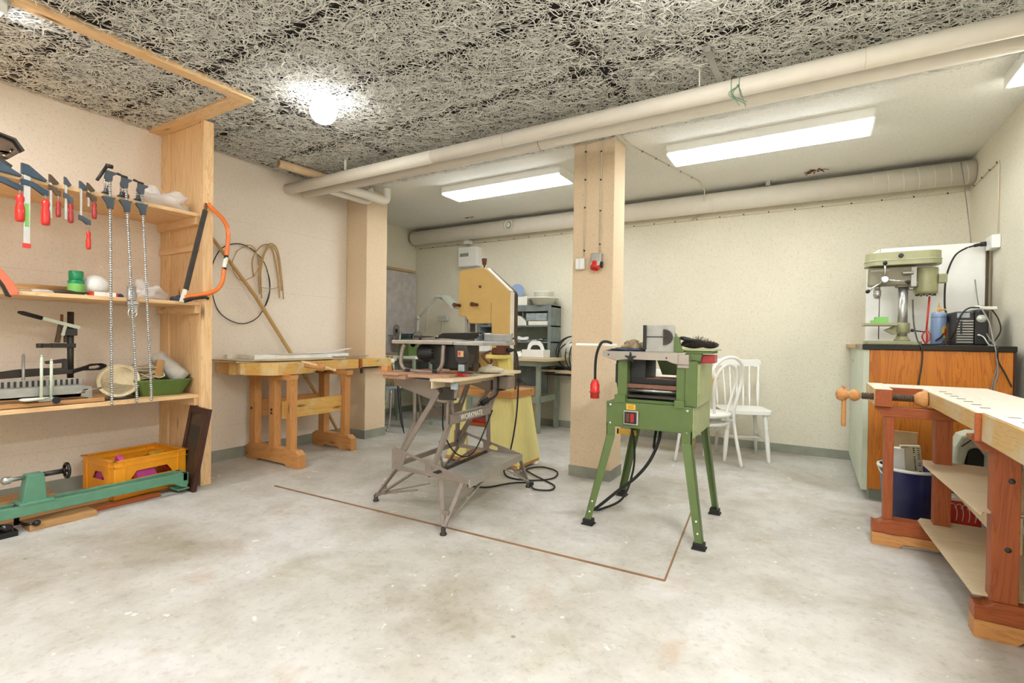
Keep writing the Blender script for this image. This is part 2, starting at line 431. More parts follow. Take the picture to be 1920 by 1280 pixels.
def wood_wool():
    """cement-bonded wood wool: thousands of pale shaving strips over the dark board"""
    rs = np.random.RandomState(3); n = 112000; k = 5
    x = rs.uniform(XL, XR, n); y = rs.uniform(-1.2, YE+.02, n)
    seamY = [1.035-.56*2, 1.035-.56, 1.035, 1.595, 2.16, 2.72, 3.28]; seamX = [-3.12, -1.075, .95]
    th = rs.normal(.35, .95, n); L = rs.uniform(.05, .15, n); cv = rs.normal(0, 9, n)
    wd = rs.uniform(.0013, .0025, n); z = ZC-rs.uniform(.003, .028, n)
    keep = np.ones(n, bool)
    for i, s_ in enumerate(seamY):
        d = np.abs(y+.008*np.sin(x*7+i)-s_); keep &= ~((d < .008+.012*np.abs(np.sin(th))) & (rs.rand(n) < .93))
    for s_ in seamX:
        d = np.abs(x+.008*np.sin(y*8)-s_); keep &= ~((d < .012) & (rs.rand(n) < .93))
    ex, ey = x+np.cos(th)*L, y+np.sin(th)*L
    for s_ in seamY: keep &= ~(((y-s_)*(ey-s_) < 0) & (rs.rand(n) < .62))
    for s_ in seamX: keep &= ~(((x-s_)*(ex-s_) < 0) & (rs.rand(n) < .62))
    x, y, th, L, cv, wd, z = [q[keep] for q in (x, y, th, L, cv, wd, z)]; n = len(x)
    V = np.zeros((n, k, 2, 3)); px, py, a = x.copy(), y.copy(), th.copy()
    st = L/(k-1); amp = rs.uniform(-.004, .004, n)
    for i in range(k):
        nx, ny = -np.sin(a), np.cos(a)
        zz = z+amp*math.sin(PI*i/(k-1)); zz = np.minimum(zz, ZC-.0008)
        tilt = rs.uniform(-.0012, .0012, n)
        for j, sg in enumerate((-1, 1)):
            V[:, i, j, 0] = px+nx*wd*sg; V[:, i, j, 1] = py+ny*wd*sg; V[:, i, j, 2] = zz+tilt*sg
        px = px+np.cos(a)*st; py = py+np.sin(a)*st; a = a+cv*st
    V[..., 0] = np.clip(V[..., 0], XL, XR); V[..., 1] = np.minimum(V[..., 1], YE+.03)
    V = V.reshape(-1, 3)
    b = (np.arange(n)*k*2)[:, None, None]; q = np.array([[2*i, 2*i+2, 2*i+3, 2*i+1] for i in range(k-1)])[None]
    F = (b+q).reshape(-1, 4)
    me = bpy.data.meshes.new('ceiling_wood_wool'); me.vertices.add(len(V)); me.vertices.foreach_set('co', V.ravel())
    me.loops.add(F.size); me.loops.foreach_set('vertex_index', F.ravel().astype(np.int32))
    me.polygons.add(len(F)); me.polygons.foreach_set('loop_start', (np.arange(len(F))*4).astype(np.int32))
    me.update(calc_edges=True); me.validate()
    me.materials.append(G('strand'))
    o = bpy.data.objects.new('ceiling_wood_wool', me); COL.objects.link(o)
    o['kind'] = 'structure'
wood_wool()

# two thin edging strips let into the floor around the patched slab
struct('trim_1', MB().bar((-3.33, 2.218, .002), (-.56, 2.313, .002), .012, .006), 'tan_strip')
struct('trim_2', MB().bar((-.56, 2.313, .002), (-.67, 3.60, .002), .008, .005), 'tan_strip')

# ------------------------------------------------------------------ lamps
def fluo(x0, x1, y0, y1, label, glow, z0=2.58, grp=None):
    t = thing('ceiling_light', label, 'ceiling light', ((x0+x1)/2, (y0+y1)/2, ZC), group=grp)
    z1 = ZC
    b = MB(); b.box(x0, x1, y0, y1, z0+.022, z1); b.build('housing', 'white_paint', t, .004)
    d = MB(); d.box(x0+.012, x1-.012, y0+.012, y1-.012, z0, z0+.022); d.build('diffuser', glow, t, .006)
    for q in (x0-.002, x1-.01): MB().box(q, q+.012, y0, y1, z0+.004, z0+.05).build('end_cap', 'white_paint', t, .002)
    return t
fluo(-3.35, -1.98, 4.09, 4.40, 'long fluorescent ceiling light left of the pillar, above the bandsaw', 'tube_lit')
fluo(-1.035, .335, 4.08, 4.39, 'long fluorescent ceiling light right of the pillar', 'tube_lit')
fluo(.93, 1.12, 3.34, 3.97, 'white ceiling light cut off by the top right corner of the photo', 'tube_side', 2.585)
fluo(.45, .75, .2, 1.6, 'added fluorescent ceiling light out of view, brightening the right workbench side', 'tube_front')  # extra lamp outside the view, put in to light the right side
fluo(-3.43, -3.275, -.45, .79, 'white boxed ceiling light at the top left corner beside the pine batten', 'tube_front', 2.585)
fluo(-1.9, -.55, -1.1, -.8, 'added fluorescent ceiling light, unseen behind the camera', 'tube_front')  # unseen lamp added to light the front room from behind
def globe(x, y, label):
    t = thing('globe_light', label, 'ceiling light', (x, y, ZC))
    MB().lathe([(.052, -.035), (.055, -.02), (.055, -.0005)], (x, y, ZC)).build('lamp_base', 'white_paint', t)
    MB().lathe([(.0, -.185), (.03, -.182), (.058, -.168), (.078, -.14), (.085, -.105), (.08, -.07), (.062, -.045), (.05, -.033)], (x, y, ZC), n=32).build('glass_globe', 'globe_lit', t)
globe(-2.765, 2.16, 'lit round globe lamp on the wood wool ceiling')
globe(-.43, 1.98, 'round globe lamp on the ceiling just above the photo edge')

# ------------------------------------------------------------------ left: open pine shelving
t = thing('shelf_unit', 'tall open pine shelving built against the left wall', 'shelf', (-4.09, .65, 0))
for z in (1.965, 1.325, .66):
    MB().box(XL+.002, -3.80, -.6, 1.925, z-.024, z).build('shelf_board', 'pine_Y', t, .002)
MB().box(XL+.002, -3.802, 1.94, 1.977, 0, 2.6315).build('side_panel', 'pine_Z', t, .001)
MB().box(XL+.002, -4.25, 1.927, 1.957, 0, 2.63).build('wall_stud', 'pine_Z', t, .002)
MB().box(-3.80, -3.762, 1.925, 1.998, 0, 2.6315).build('front_post', 'pine_Z', t, .002)
for z0, z1 in ((1.885, 1.941), (1.245, 1.301), (.58, .636), (1.70, 1.745)):
    MB().box(XL+.002, -3.81, 1.90 if z0 != 1.70 else 1.915, 1.957, z0, z1).build('cleat', 'pine_X', t, .002)
MB().box(XL+.002, -3.80, -.64, -.6, 0, 2.63).build('side_panel', 'pine_Z', t, .001)
t = thing('ceiling_batten', 'sawn pine batten frame under the ceiling above the shelving', 'batten', (-3.2, .9, ZC))
MB().box(-3.255, -3.172, .795, 1.94, 2.632, ZC-.0005).build('long_batten', 'pine_Y', t, .002)
MB().box(XL+.002, -3.255, 1.84, 1.94, 2.632, ZC-.0005).build('cross_batten', 'pine_X', t, .002)

def handle_prof(L, r):
    return [(r*.55, 0), (r*.9, L*.03), (r, L*.12), (r*.98, L*.5), (r*.72, L*.68), (r*.92, L*.78), (r*.9, L*.9), (r*.55, L*.97), (r*.3, L)]
def fclamp(y, zt, zb, ye, ze, zl, zle, zh0, zh1, bw, hr, mats, label, x=-3.788, dy=0.0, grp=None, cap=None, sticker=False):
    """hanging F-clamp: bar, fixed top arm, sliding arm, screw and turned handle"""
    fx, arm, hm = mats
    t = thing('f_clamp', label, 'clamp', (x, y, 1.965), group=grp)
    MB().box(x-.004, x+.004, y-bw/2, y+bw/2, zb, zt-.01).build('bar', 'steel', t, .001)
    th = max(.012, bw*.7); h = (zt-ze)*.55+.012
    a = MB(); a.plate([[(y-bw*.9, zt), (y+bw*.2, zt-.004), (ye, ze-.002), (ye-.006, ze-.012), (y+bw*.6, zt-h-.02), (y-bw*.9, zt-h-.01)]], (x, 0, 0), (0, 1, 0), (0, 0, 1), th)
    a.build('fixed_arm', arm, t, .002)
    yh = y+(ye-y)*.93
    a = MB(); a.plate([[(y-bw*.9, zl+.018), (y+bw*.8, zl+.012), (yh+.01, zle+.012), (yh+.01, zle-.014), (yh-.012, zle-.014), (y+bw*.8, zl-.018), (y-bw*.9, zl-.012)]], (x, 0, 0), (0, 1, 0), (0, 0, 1), th+.004)
    a.build('sliding_arm', arm, t, .002)
    MB().cyl((x, yh, zle+.03), (x, yh, zh0-.006), .0042 if bw < .02 else .006, n=8).build('screw', 'steel', t)
    L = zh0-zh1
    m = MB(); m.lathe([(r, q) for r, q in handle_prof(L, hr)], (x, yh, zh1), n=14); m.build('handle', hm, t)
    if cap: MB().box(x-.007, x+.007, y-bw*.6, y+bw*.6, zb-.008, zb+.018).build('end_cap', 'red_plastic', t, .002)
    if sticker: MB().box(x+.0042, x+.005, y-bw*.32, y+bw*.32, zb+.11, zb+.24).build('sticker', 'soft_green', t)
    return t
fclamp(.868, 2.03, 1.60, .975, 1.968, 1.925, 1.895, 1.862, 1.707, .026, .021, (0, 'cast_blue', 'red_plastic'), 'large blue F-clamp with red handle at the very left edge of the photo')
fclamp(.996, 2.036, 1.574, 1.082, 1.968, 1.93, 1.892, 1.858, 1.709, .028, .021, (0, 'cast_blue', 'red_plastic'), 'largest blue F-clamp with wide bar, red end cap and a green sticker', cap=1, sticker=True)
fclamp(1.098, 2.008, 1.757, 1.135, 1.968, 1.93, 1.905, 1.862, 1.768, .011, .0125, (0, 'cast_brown', 'dark_red'), 'small brown F-clamp with dark red handle right of the largest clamp', grp=None)
fclamp(1.166, 2.012, 1.760, 1.192, 1.972, 1.90, 1.878, 1.862, 1.745, .011, .013, (0, 'clamp_grey', 'dark_red'), 'small grey F-clamp with dark red handle hanging fourth from the left')
fclamp(1.237, 2.008, 1.776, 1.278, 1.970, 1.786, 1.765, 1.714, 1.603, .011, .0125, (0, 'clamp_grey', 'red_plastic'), 'small F-clamp opened widest, its bright red handle hanging lowest')
fclamp(1.270, 2.004, 1.86, 1.302, 1.968, 1.93, 1.91, 1.892, 1.792, .010, .0125, (0, 'cast_brown', 'dark_red'), 'small brown F-clamp with dark red handle nearest the long bar clamps', x=-3.778)

def rebar_clamp(p0, p1, jaw, label, crank):
    x = -3.762
    t = thing('bar_clamp', label, 'clamp', (x, p0[0], 1.965))
    y0, z0 = p0; y1, z1 = p1; n = 400; pts = []; rs = []
    for i in range(n+1):
        f = i/n; pts.append((x, y0+(y1-y0)*f, z0-.02+(z1-z0+.02)*f)); rs.append(.0092 if i % 4 < 2 else .0062)
    m = MB(); m.tube(pts, rs, 8); m.m = [1 if (q//8) % 4 in (1, 2, 3) and (q//8) % 4 == 2 else 0 for q in range(len(m.f))]; m.build('ribbed_bar', ['steel', 'groove'], t)
    m = MB(); m.plate([[(-.02, .018), (.03, .012), (.034, .005), (.012, -.012), (.01, -.045), (-.018, -.05), (-.03, -.03)]], (x, y0, z0-.02), (0, 1, 0), (0, 0, 1), .022)
    m.build('head', 'clamp_grey', t, .003)
    m = MB(); m.cyl((x-.022, y0-.018, z0-.03), (x-.022, y0-.018, 2.0), .0055, n=8); m.cyl((x-.022, y0-.004, z0-.05), (x-.022, y0-.004, 2.0), .004, n=8); m.build('screw', 'chrome', t)
    m = MB(); m.lathe([(.010, 0), (.016, .003), (.012, .012), (.010, .028)], (x-.022, y0-.012, 1.968), n=12); m.box(x-.045, x-.012, y0-.03, y0+.012, 1.966, 1.972); m.build('pressure_pad', 'clamp_grey', t, .001)
    if crank:
        m = MB(); m.tube([(x-.015, y0-.01, z0+.03), (x-.012, y0-.062, z0-.075)], [.0095, .0085], 10); m.cyl((x-.015, y0-.016, z0+.03), (x-.015, y0+.018, z0+.03), .013, n=12)
    else:
        m = MB(); m.lathe([(.004, -.03), (.008, -.026), (.007, -.012), (.005, 0), (.007, .012), (.008, .026), (.004, .03)], (x-.02, y0-.012, z0+.012), (.3, 1, -.3), 10); m.cyl((x-.022, y0-.012, z0-.02), (x-.022, y0-.012, z0+.01), .006, n=8)
    m.build('crank_handle', 'dark_metal', t)
    f = (jaw-z0)/(z1-z0); yj = y0+(y1-y0)*f
    m = MB(); m.plate([[(-.042, .022), (.028, .022), (.018, .008), (.014, -.05), (-.012, -.052), (-.02, -.02), (-.042, .012)]], (x, yj, jaw-.005), (0, 1, 0), (0, 0, 1), .024)
    m.box(x-.05, x, yj-.012, yj+.012, jaw-.0, jaw+.017)
    m.build('sliding_jaw', 'clamp_grey', t, .003)
    return t
rebar_clamp((1.372, 2.105), (1.390, .640), 1.923, 'long ribbed bar clamp with a dark angled crank, leftmost of the three', True)
rebar_clamp((1.455, 2.085), (1.527, .643), 1.923, 'long ribbed bar clamp in the middle, hanging in front of the small hook', False)
m_ = rebar_clamp((1.545, 2.07), (1.610, .645), 1.923, 'long ribbed bar clamp nearest the plastic bag, rightmost of the three', False)

# bow saw hung on the post
t = thing('bow_saw', 'orange bow saw with grey blade guard hanging on the pine post', 'saw', (-3.74, 1.93, 1.33))
fr = sm([(-3.745, 1.948, 2.035), (-3.74, 1.985, 2.0), (-3.735, 2.055, 1.94), (-3.73, 2.088, 1.86), (-3.73, 2.082, 1.72), (-3.73, 2.062, 1.58), (-3.73, 2.045, 1.47), (-3.735, 1.99, 1.405), (-3.74, 1.90, 1.375), (-3.742, 1.795, 1.352)], 6)
MB().tube(fr, .0145, 12).build('frame', 'orange', t)
b = MB(); b.bar((-3.742, 1.932, 1.985), (-3.742, 1.805, 1.40), .014, .034, up=(0, 1, 0)); b.build('blade_guard', 'dark_metal', t, .004)
b = MB(); b.bar((-3.742, 1.801, 1.405), (-3.742, 1.778, 1.315), .016, .024, up=(0, 1, 0)); b.build('tag', 'off_white', t, .001)
b = MB(); b.bar((-3.742, 1.938, 2.035), (-3.742, 1.932, 1.98), .008, .018, up=(0, 1, 0)); b.build('blade_end', 'rust', t, .001)
b = MB(); b.tube(sm([(-3.735, 1.79, 1.325), (-3.735, 1.85, 1.345), (-3.735, 1.93, 1.36), (-3.735, 1.955, 1.35)], 4), [.016]*4+[.012]*4+[.011]*4+[.009], 8); b.build('hand_guard', 'black', t)
b = MB(); b.tube([(-3.73, 2.0775, 1.68), (-3.73, 2.062, 1.575)], .0152, 12); b.build('sticker', 'dark_metal', t)
b = MB(); b.tube([(-3.73, 2.076, 1.665), (-3.73, 2.063, 1.59)], .0156, 12, caps=False); b.build('sticker_print', 'off_white', t)

# saw handle poking in at the left
t = thing('hand_saw', 'orange and black saw handle hanging at the left edge below the clamps', 'saw', (-3.76, .9, 1.3))
P_ = [(.83, 1.47), (.885, 1.44), (.93, 1.375), (.958, 1.318), (.955, 1.295), (.915, 1.292), (.895, 1.34), (.86, 1.39), (.83, 1.40)]
MB().plate([P_], (-3.765, 0, 0), (0, 1, 0), (0, 0, 1), .026).build('grip', 'salmon', t, .006)
Q_ = [(.82, 1.40), (.86, 1.388), (.893, 1.335), (.908, 1.288), (.93, 1.284), (.92, 1.30), (.90, 1.35), (.87, 1.40), (.82, 1.418)]
MB().plate([Q_], (-3.768, 0, 0), (0, 1, 0), (0, 0, 1), .034).build('grip_inset', 'black', t, .004)
MB().plate([[(.3, 1.53), (.83, 1.49), (.83, 1.41), (.3, 1.35)]], (-3.765, 0, 0), (0, 1, 0), (0, 0, 1), .002).build('saw_blade', 'steel', t)

# brown bracket high on the wall
t = thing('iron_bracket', 'dark brown riveted iron bracket hanging on the wall above the clamps', 'bracket', (-3.86, .92, 2.1))
X0 = -3.86
MB().plate([[(.72, 2.17), (.80, 2.185), (.945, 2.155), (.978, 2.10), (.935, 2.055), (.86, 2.045), (.72, 2.05)], [(.935, 2.10), (.948, 2.115), (.956, 2.108), (.944, 2.092)], [(.905, 2.07), (.925, 2.088), (.932, 2.08), (.915, 2.062)]], (X0, 0, 0), (0, 1, .0), (0, 0, 1), .05).build('body', 'cast_brown', t, .004)
b = MB(); b.plate([[(.80, 2.19), (.95, 2.16), (.985, 2.105), (.995, 2.115), (.958, 2.172), (.80, 2.20)]], (X0+.015, 0, 0), (0, 1, 0), (0, 0, 1), .06); b.build('rim', 'dark_metal', t, .003)
b = MB(); b.plate([[(.82, 2.04), (.885, 2.055), (.945, 2.015), (.935, 1.995), (.90, 2.01), (.89, 1.99), (.87, 2.0), (.84, 2.02)]], (X0+.04, 0, 0), (0, 1, 0), (0, 0, 1), .02); b.build('latch', 'dark_metal', t, .003)

# ---- things on the top shelf
def crumple(name, mat, label, cat, c, size, seed, lumps=5, n=22, flat=.0):
    rr = random.Random(seed); ph = [(rr.uniform(-1, 1), rr.uniform(-1, 1), rr.uniform(-1, 1), rr.uniform(2, 6), rr.uniform(0, 6)) for _ in range(9)]
    vs = []; fs = []; h = n//2
    for i in range(h+1):
        a = PI*i/h
        for k in range(n):
            p = 2*PI*k/n; d = Vector((math.sin(a)*math.cos(p), math.sin(a)*math.sin(p), math.cos(a)))
            r = 1+sum(.09*math.sin(q[3]*(d.x*q[0]+d.y*q[1]+d.z*q[2])*2+q[4]) for q in ph)*lumps/5
            z = d.z*r*size[2]
            if z < -size[2]*.55: z = -size[2]*.55
            vs.append((c[0]+d.x*r*size[0], c[1]+d.y*r*size[1], c[2]+z+size[2]*.55))
    for i in range(h):
        for k in range(n): fs.append((i*n+k, (i+1)*n+k, (i+1)*n+(k+1) % n, i*n+(k+1) % n))
    m = MB(); m.add(vs, fs, True)
    return solo(name, m, mat, label, cat, c)
crumple('plastic_bag', 'clear_bag', 'crumpled clear plastic bag lying on the top shelf board', 'bag', (-3.96, 1.745, 1.967), (.115, .135, .08), 4, 7, 34)
t = thing('screwdriver', 'dark red round handle lying on the top shelf between the bar clamps', 'screwdriver', (-3.87, 1.50, 1.967))
MB().lathe([(.006, -.05), (.02, -.045), (.026, -.02), (.024, .01), (.012, .02), (.006, .03)], (-3.90, 1.50, 1.993), (-.9, .2, 0), 14).build('handle', 'dark_red', t)
MB().cyl((-3.925, 1.506, 1.992), (-4.05, 1.53, 1.975), .004, n=8).build('shank', 'steel', t)

# ---- things on the middle shelf
t = thing('ribbed_jar', 'green jar with a translucent screw neck on the middle shelf', 'jar', (-3.93, 1.262, 1.327))
MB().lathe([(.038, 0), (.041, .004), (.041, .085), (.034, .096)], (-3.93, 1.262, 1.327)).build('body', 'jar_green', t)
MB().lathe([(.034, .095), (.036, .10), (.037, .145), (.033, .15)], (-3.93, 1.262, 1.327)).build('lid', 'jar_green', t)
b = MB(); b.lathe([(.0412, .02), (.0412, .07)], (-3.93, 1.262, 1.327), n=24, caps=False); b.build('label_band', 'soft_green', t); 
t = solo('lamp_globe', MB().ball((-3.98, 1.375, 1.327+.073), .076, 28, (1, 1, .92)), 'globe_shade', 'loose milky glass lamp globe lying beside the green jar', 'lamp globe', (-3.98, 1.375, 1.327))
t = thing('carton', 'small white and red carton lying in front of the glass globe', 'box', (-3.86, 1.375, 1.327))
MB().box(-3.90, -3.84, 1.31, 1.445, 1.327, 1.352).build('box', 'paper', t, .001)
MB().box(-3.901, -3.839, 1.309, 1.322, 1.3265, 1.353).build('red_end', 'red_label', t)
MB().box(-3.901, -3.839, 1.437, 1.446, 1.3265, 1.353).build('red_end', 'red_label', t)
solo('cardboard_tube', MB().lathe([(.027, 0), (.03, .0), (.03, .44), (.027, .44)], (-4.12, .84, 1.358), (.05, 1, 0), 20), 'plank_Y', 'long brown tube lying at the back of the middle shelf left of the jar', 'tube', (-4.12, 1.0, 1.327))
solo('steel_rule', MB().obox((-3.93, 1.0, 1.331), (.03, .34, .003), rotm('Z', .08)).obox((-3.90, 1.02, 1.336), (.024, .3, .004), rotm('Z', -.03)), 'steel', 'steel rules lying flat on the middle shelf at the left', 'ruler', (-3.93, 1.0, 1.327))
solo('wooden_awl', MB().lathe([(.004, -.06), (.010, -.05), (.012, .02), (.006, .05), (.004, .11)], (-3.86, 1.19, 1.339), (0.05, 1, 0), 12), 'dark_metal', 'slim dark tool lying on the middle shelf in front of the green jar', 'tool', (-3.86, 1.19, 1.327))
crumple('clear_scraper', 'clear_plastic', 'small clear plastic case lying on the middle shelf by the rulers', 'case', (-3.87, 1.09, 1.327), (.022, .05, .012), 5, 2)
crumple('plastic_wrap', 'clear_bag', 'clear plastic sleeve arched on the middle shelf behind the bar clamps', 'bag', (-3.98, 1.69, 1.327), (.07, .085, .07), 9, 7, 28)
crumple('dark_rag', 'cloth_blue', 'dark purple rag scrap on the middle shelf beside the hook', 'rag', (-3.90, 1.47, 1.327), (.03, .035, .014), 6, 5)
crumple('dark_rag', 'cloth_blue', 'dark crumpled rag on the middle shelf behind the bow saw', 'rag', (-3.9, 1.83, 1.327), (.05, .05, .024), 8, 6)
t = thing('hinged_clip', 'small steel clip with a ring hanging on the middle shelf edge', 'clip', (-3.79, 1.50, 1.33))
X0 = -3.785
b = MB(); b.lathe([(.025, 0), (.025, .09), (.022, .09), (.022, 0)], (X0, 1.50, 1.31), n=18, caps=False); b.build('sleeve', 'zinc', t)
b = MB(); b.box(X0-.02, X0+.022, 1.472, 1.53, 1.268, 1.30); b.cyl((X0+.02, 1.47, 1.285), (X0+.02, 1.535, 1.285), .009, n=10); b.build('hinge', 'steel', t, .002)
ring = [(X0+.015, 1.50+.024*math.cos(a), 1.225+.028*math.sin(a)) for a in [2*PI*k/18 for k in range(18)]]
MB().tube(ring, .004, 8, close=True).build('ring', 'chrome', t)
b = MB(); b.plate([[(1.476, 1.268), (1.526, 1.268), (1.526, 1.235), (1.51, 1.225), (1.505, 1.255), (1.49, 1.25), (1.476, 1.23)]], (X0+.015, 0, 0), (0, 1, 0), (0, 0, 1), .004); b.build('tongue', 'steel', t)
b = MB(); b.tube([(X0, 1.50+.014*math.cos(a), 1.418+.006*math.sin(a)) for a in [2*PI*k/14 for k in range(14)]], .003, 6, close=True); b.cyl((X0, 1.5, 1.395), (X0, 1.5, 1.413), .003, n=6); b.build('eye', 'chrome', t)

# ---- things on the bottom shelf
t = thing('drill_stand', 'drill stand with dark column and long grey lever on the bottom shelf', 'drill stand', (-4.1, 1.2, .662))
X0 = -4.1
MB().cyl((X0, 1.29, .69), (X0, 1.29, 1.228), .017, n=20).build('column', 'dark_metal', t)
b = MB(); b.box(X0-.08, X0+.08, 1.12, 1.34, .662, .69); b.cyl((X0, 1.29, .69), (X0, 1.29, .73), .028, n=20); b.build('base', 'dark_metal', t, .004)
b = MB(); b.bar((X0+.04, 1.135, 1.182), (X0+.04, 1.325, 1.125), .012, .022); b.build('lever_arm', 'tool_green', t, .002)
b = MB(); b.tube([(X0+.04, 1.03, 1.213), (X0+.04, 1.05, 1.208), (X0+.04, 1.14, 1.18)], [.007, .013, .013], 10); b.build('lever_grip', 'black_rubber', t)
b = MB(); b.box(X0-.025, X0+.035, 1.245, 1.315, 1.075, 1.12); b.box(X0-.02, X0+.03, 1.19, 1.31, .997, 1.025); b.bar((X0+.005, 1.15, 1.011), (X0+.005, 1.24, 1.011), .034, .026); b.lathe([(.018, -.014), (.018, .014)], (X0+.005, 1.14, 1.011), n=16); b.build('bracket', 'dark_metal', t, .003)
b = MB(); b.bar((X0+.02, 1.235, 1.145), (X0+.02, 1.218, 1.03), .02, .024, up=(0, 1, 0)); b.box(X0-.02, X0+.0, 1.26, 1.275, 1.03, 1.10); b.build('slide', 'cast_brown', t, .002)
b = MB(); b.bar((X0+.045, 1.25, 1.14), (X0+.045, 1.238, 1.078), .008, .016, up=(0, 1, 0)); b.cyl((X0+.035, 1.238, 1.082), (X0+.055, 1.238, 1.082), .009, n=12); b.build('link', 'tool_green', t, .001)
MB().cyl((X0-.02, 1.252, 1.11), (X0-.02, 1.252, 1.21), .008, n=10).build('depth_rod', 'rust', t)

solo('base_board', MB().obox((-3.935, 1.05, .675), (.2, .66, .022), rotm('Z', .0)), 'plank_Y', 'brown board lying on the front of the bottom shelf under the mitre saw', 'board', (-3.935, 1.05, .662), bevel=.002)
t = thing('mitre_saw', 'grey mitre saw frame with scale, upright guide rods and clamps', 'mitre saw', (-3.93, 1.05, .686))
X0 = -3.9
MB().plate([[(.6, .72), (1.29, .72), (1.31, .745), (1.28, .745), (1.27, .70), (1.31, .69), (1.31, .686), (1.33, .686), (1.325, .757), (1.28, .77), (.6, .77)]], (X0, 0, 0), (0, 1, 0), (0, 0, 1), .05).build('bed', 'zinc', t, .002)
MB().box(X0-.055, X0-.045, .6, 1.30, .765, .812).build('fence', 'zinc', t, .001)
b = MB()
for i in range(26): b.box(X0-.0448, X0-.0435, .62+i*.026, .632+i*.026, .772, .806)
b.build('scale_marks', 'dark_metal', t)
def rods(y0, zt, xx, dd):
    b = MB(); b.cyl((xx, y0, .70), (xx, y0, zt), .0075, n=10); b.cyl((xx, y0, zt), (xx, y0, zt+.012), .005, n=8)
    return b
rods(1.078, .95, X0+.055, 0).build('guide_rod', 'tool_green', t)
rods(1.122, .925, X0+.055, 0).build('guide_rod', 'tool_green', t)
rods(1.04, .955, X0-.10, 0).build('guide_rod', 'zinc', t)
b = MB(); b.box(X0+.04, X0+.075, 1.06, 1.14, .69, .712); b.cyl((X0+.075, 1.13, .695), (X0+.09, 1.13, .695), .018, n=12); b.build('rod_clamp', 'zinc', t, .002)
MB().lathe([(.02, 0), (.02, .02)], (X0+.075, 1.135, .695), (1, 0, 0), 14).build('clamp_knob', 'black', t)
MB().plate([[(.55, .80), (1.29, .835), (1.29, .855), (1.16, .875), (1.02, .872), (.55, .806)]], (X0-.13, 0, 0), (0, 1, 0), (0, 0, 1), .003).build('saw_blade', 'dark_metal', t)
b = MB(); b.plate([[(1.28, .835), (1.33, .85), (1.42, .85), (1.455, .87), (1.455, .885), (1.43, .895), (1.37, .893), (1.34, .88), (1.28, .86)], [(1.36, .86), (1.36, .877), (1.41, .884), (1.425, .872), (1.40, .862)]], (X0-.13, 0, 0), (0, 1, 0), (0, 0, 1), .03); b.build('saw_handle', 'black_gloss', t, .005)
MB().plate([[(1.13, .84), (1.26, .85), (1.26, .91), (1.25, .93), (1.15, .915), (1.155, .898), (1.235, .903), (1.235, .872), (1.13, .865)]], (X0-.15, 0, 0), (0, 1, 0), (0, 0, 1), .03).build('back_grip', 'dark_metal', t, .004)
MB().lathe([(.004, 0), (.006, .02), (.006, .14)], (X0+.02, 1.24, .725), (.0, 1, .15), 8).build('stop_rod', 'steel', t)
solo('oval_dish', MB().lathe([(.0, .0), (.08, .002), (.1, .010), (.098, .014), (.0, .012)], (-3.85, 1.05, .70), (.0, 0, 1), 28, sx=.5), 'off_white', 'oval white dish lying in front of the mitre saw scale', 'dish', (-3.85, 1.05, .70))

t = thing('straw_hat', 'cream sun hat leaning with its hollow towards the room on the bottom shelf', 'hat', (-4.0, 1.52, .662))
ax = Vector((1, -.45, .42)).normalized()
MB().lathe([(.118, .012), (.115, .016), (.085, -.002), (.058, -.012), (.046, -.03), (.042, -.07), (.02, -.085), (0, -.086), (0, -.08), (.018, -.078), (.037, -.065), (.041, -.03), (.053, -.005), (.085, .006), (.114, .022), (.118, .012)], (-3.99, 1.512, .772), ax, 36).build('hat_body', 'straw', t)
solo('black_tray', MB().plate([[(1.33, -.055), (1.56, -.03), (1.60, .03), (1.52, .065), (1.37, .06)]], (-3.93, 0, .667), (0, 1, 0), (1, 0, 0), .008), 'black', 'thin black plate lying under the straw hat', 'plate', (-3.93, 1.45, .662), bevel=.002)
t = thing('green_tray', 'green plastic tub holding rope at the right end of the bottom shelf', 'tub', (-4.02, 1.75, .662))
cx, cy = -4.02, 1.755
def tray_ring(w, l, z, r): return [(cx+a, cy+b, z) for a, b in rrect(-w/2, w/2, -l/2, l/2, r)]
rings = [tray_ring(.2, .24, .664, .03), tray_ring(.28, .335, .775, .04), tray_ring(.30, .355, .775, .045), tray_ring(.30, .355, .765, .045), tray_ring(.29, .345, .765, .042), tray_ring(.21, .25, .662, .03)]
def loft(rings, closed=False, cap=True, sm_=False):
    m = MB(); n = len(rings[0]); vs = [p for r in rings for p in r]
    fs = [(i*n+k, i*n+(k+1) % n, (i+1)*n+(k+1) % n, (i+1)*n+k) for i in range(len(rings)-1) for k in range(n)]
    if cap: fs += [tuple(range(n)), tuple((len(rings)-1)*n+k for k in range(n))]
    return m.add(vs, fs, sm_)
loft(rings[::-1]).build('tub', 'tray_green', t)
rr = random.Random(3); pts = []
for i in range(60):
    a = i*1.05; pts.append((-4.02+.07*math.cos(a)+rr.uniform(-.02, .02), 1.695+.075*math.sin(a*.9)+rr.uniform(-.01, .01), .72+.0025*i+rr.uniform(-.01, .02)))
solo('rope_coil', MB().tube(sm(pts, 4), .0045, 6), 'rope', 'loose pale rope heaped in the green tub', 'rope', (-4.02, 1.70, .70))
t = thing('brush', 'wooden block brush handle standing in the rope in the green tub', 'brush', (-3.97, 1.735, .76))
MB().obox((-3.97, 1.742, .845), (.03, .05, .13), rotm('X', -.1)).build('wood_block', 'plank_Z', t, .006)
MB().tube(sm([(-3.955, 1.70, .80), (-3.945, 1.735, .785), (-3.955, 1.772, .80), (-3.97, 1.755, .84)], 5), .003, 6).build('wire', 'off_white', t)
t = thing('paper_roll', 'rolled grey newspaper leaning out of the green tub', 'paper roll', (-4.0, 1.87, .80))
d = Vector((.30, .50, -.60)).normalized()
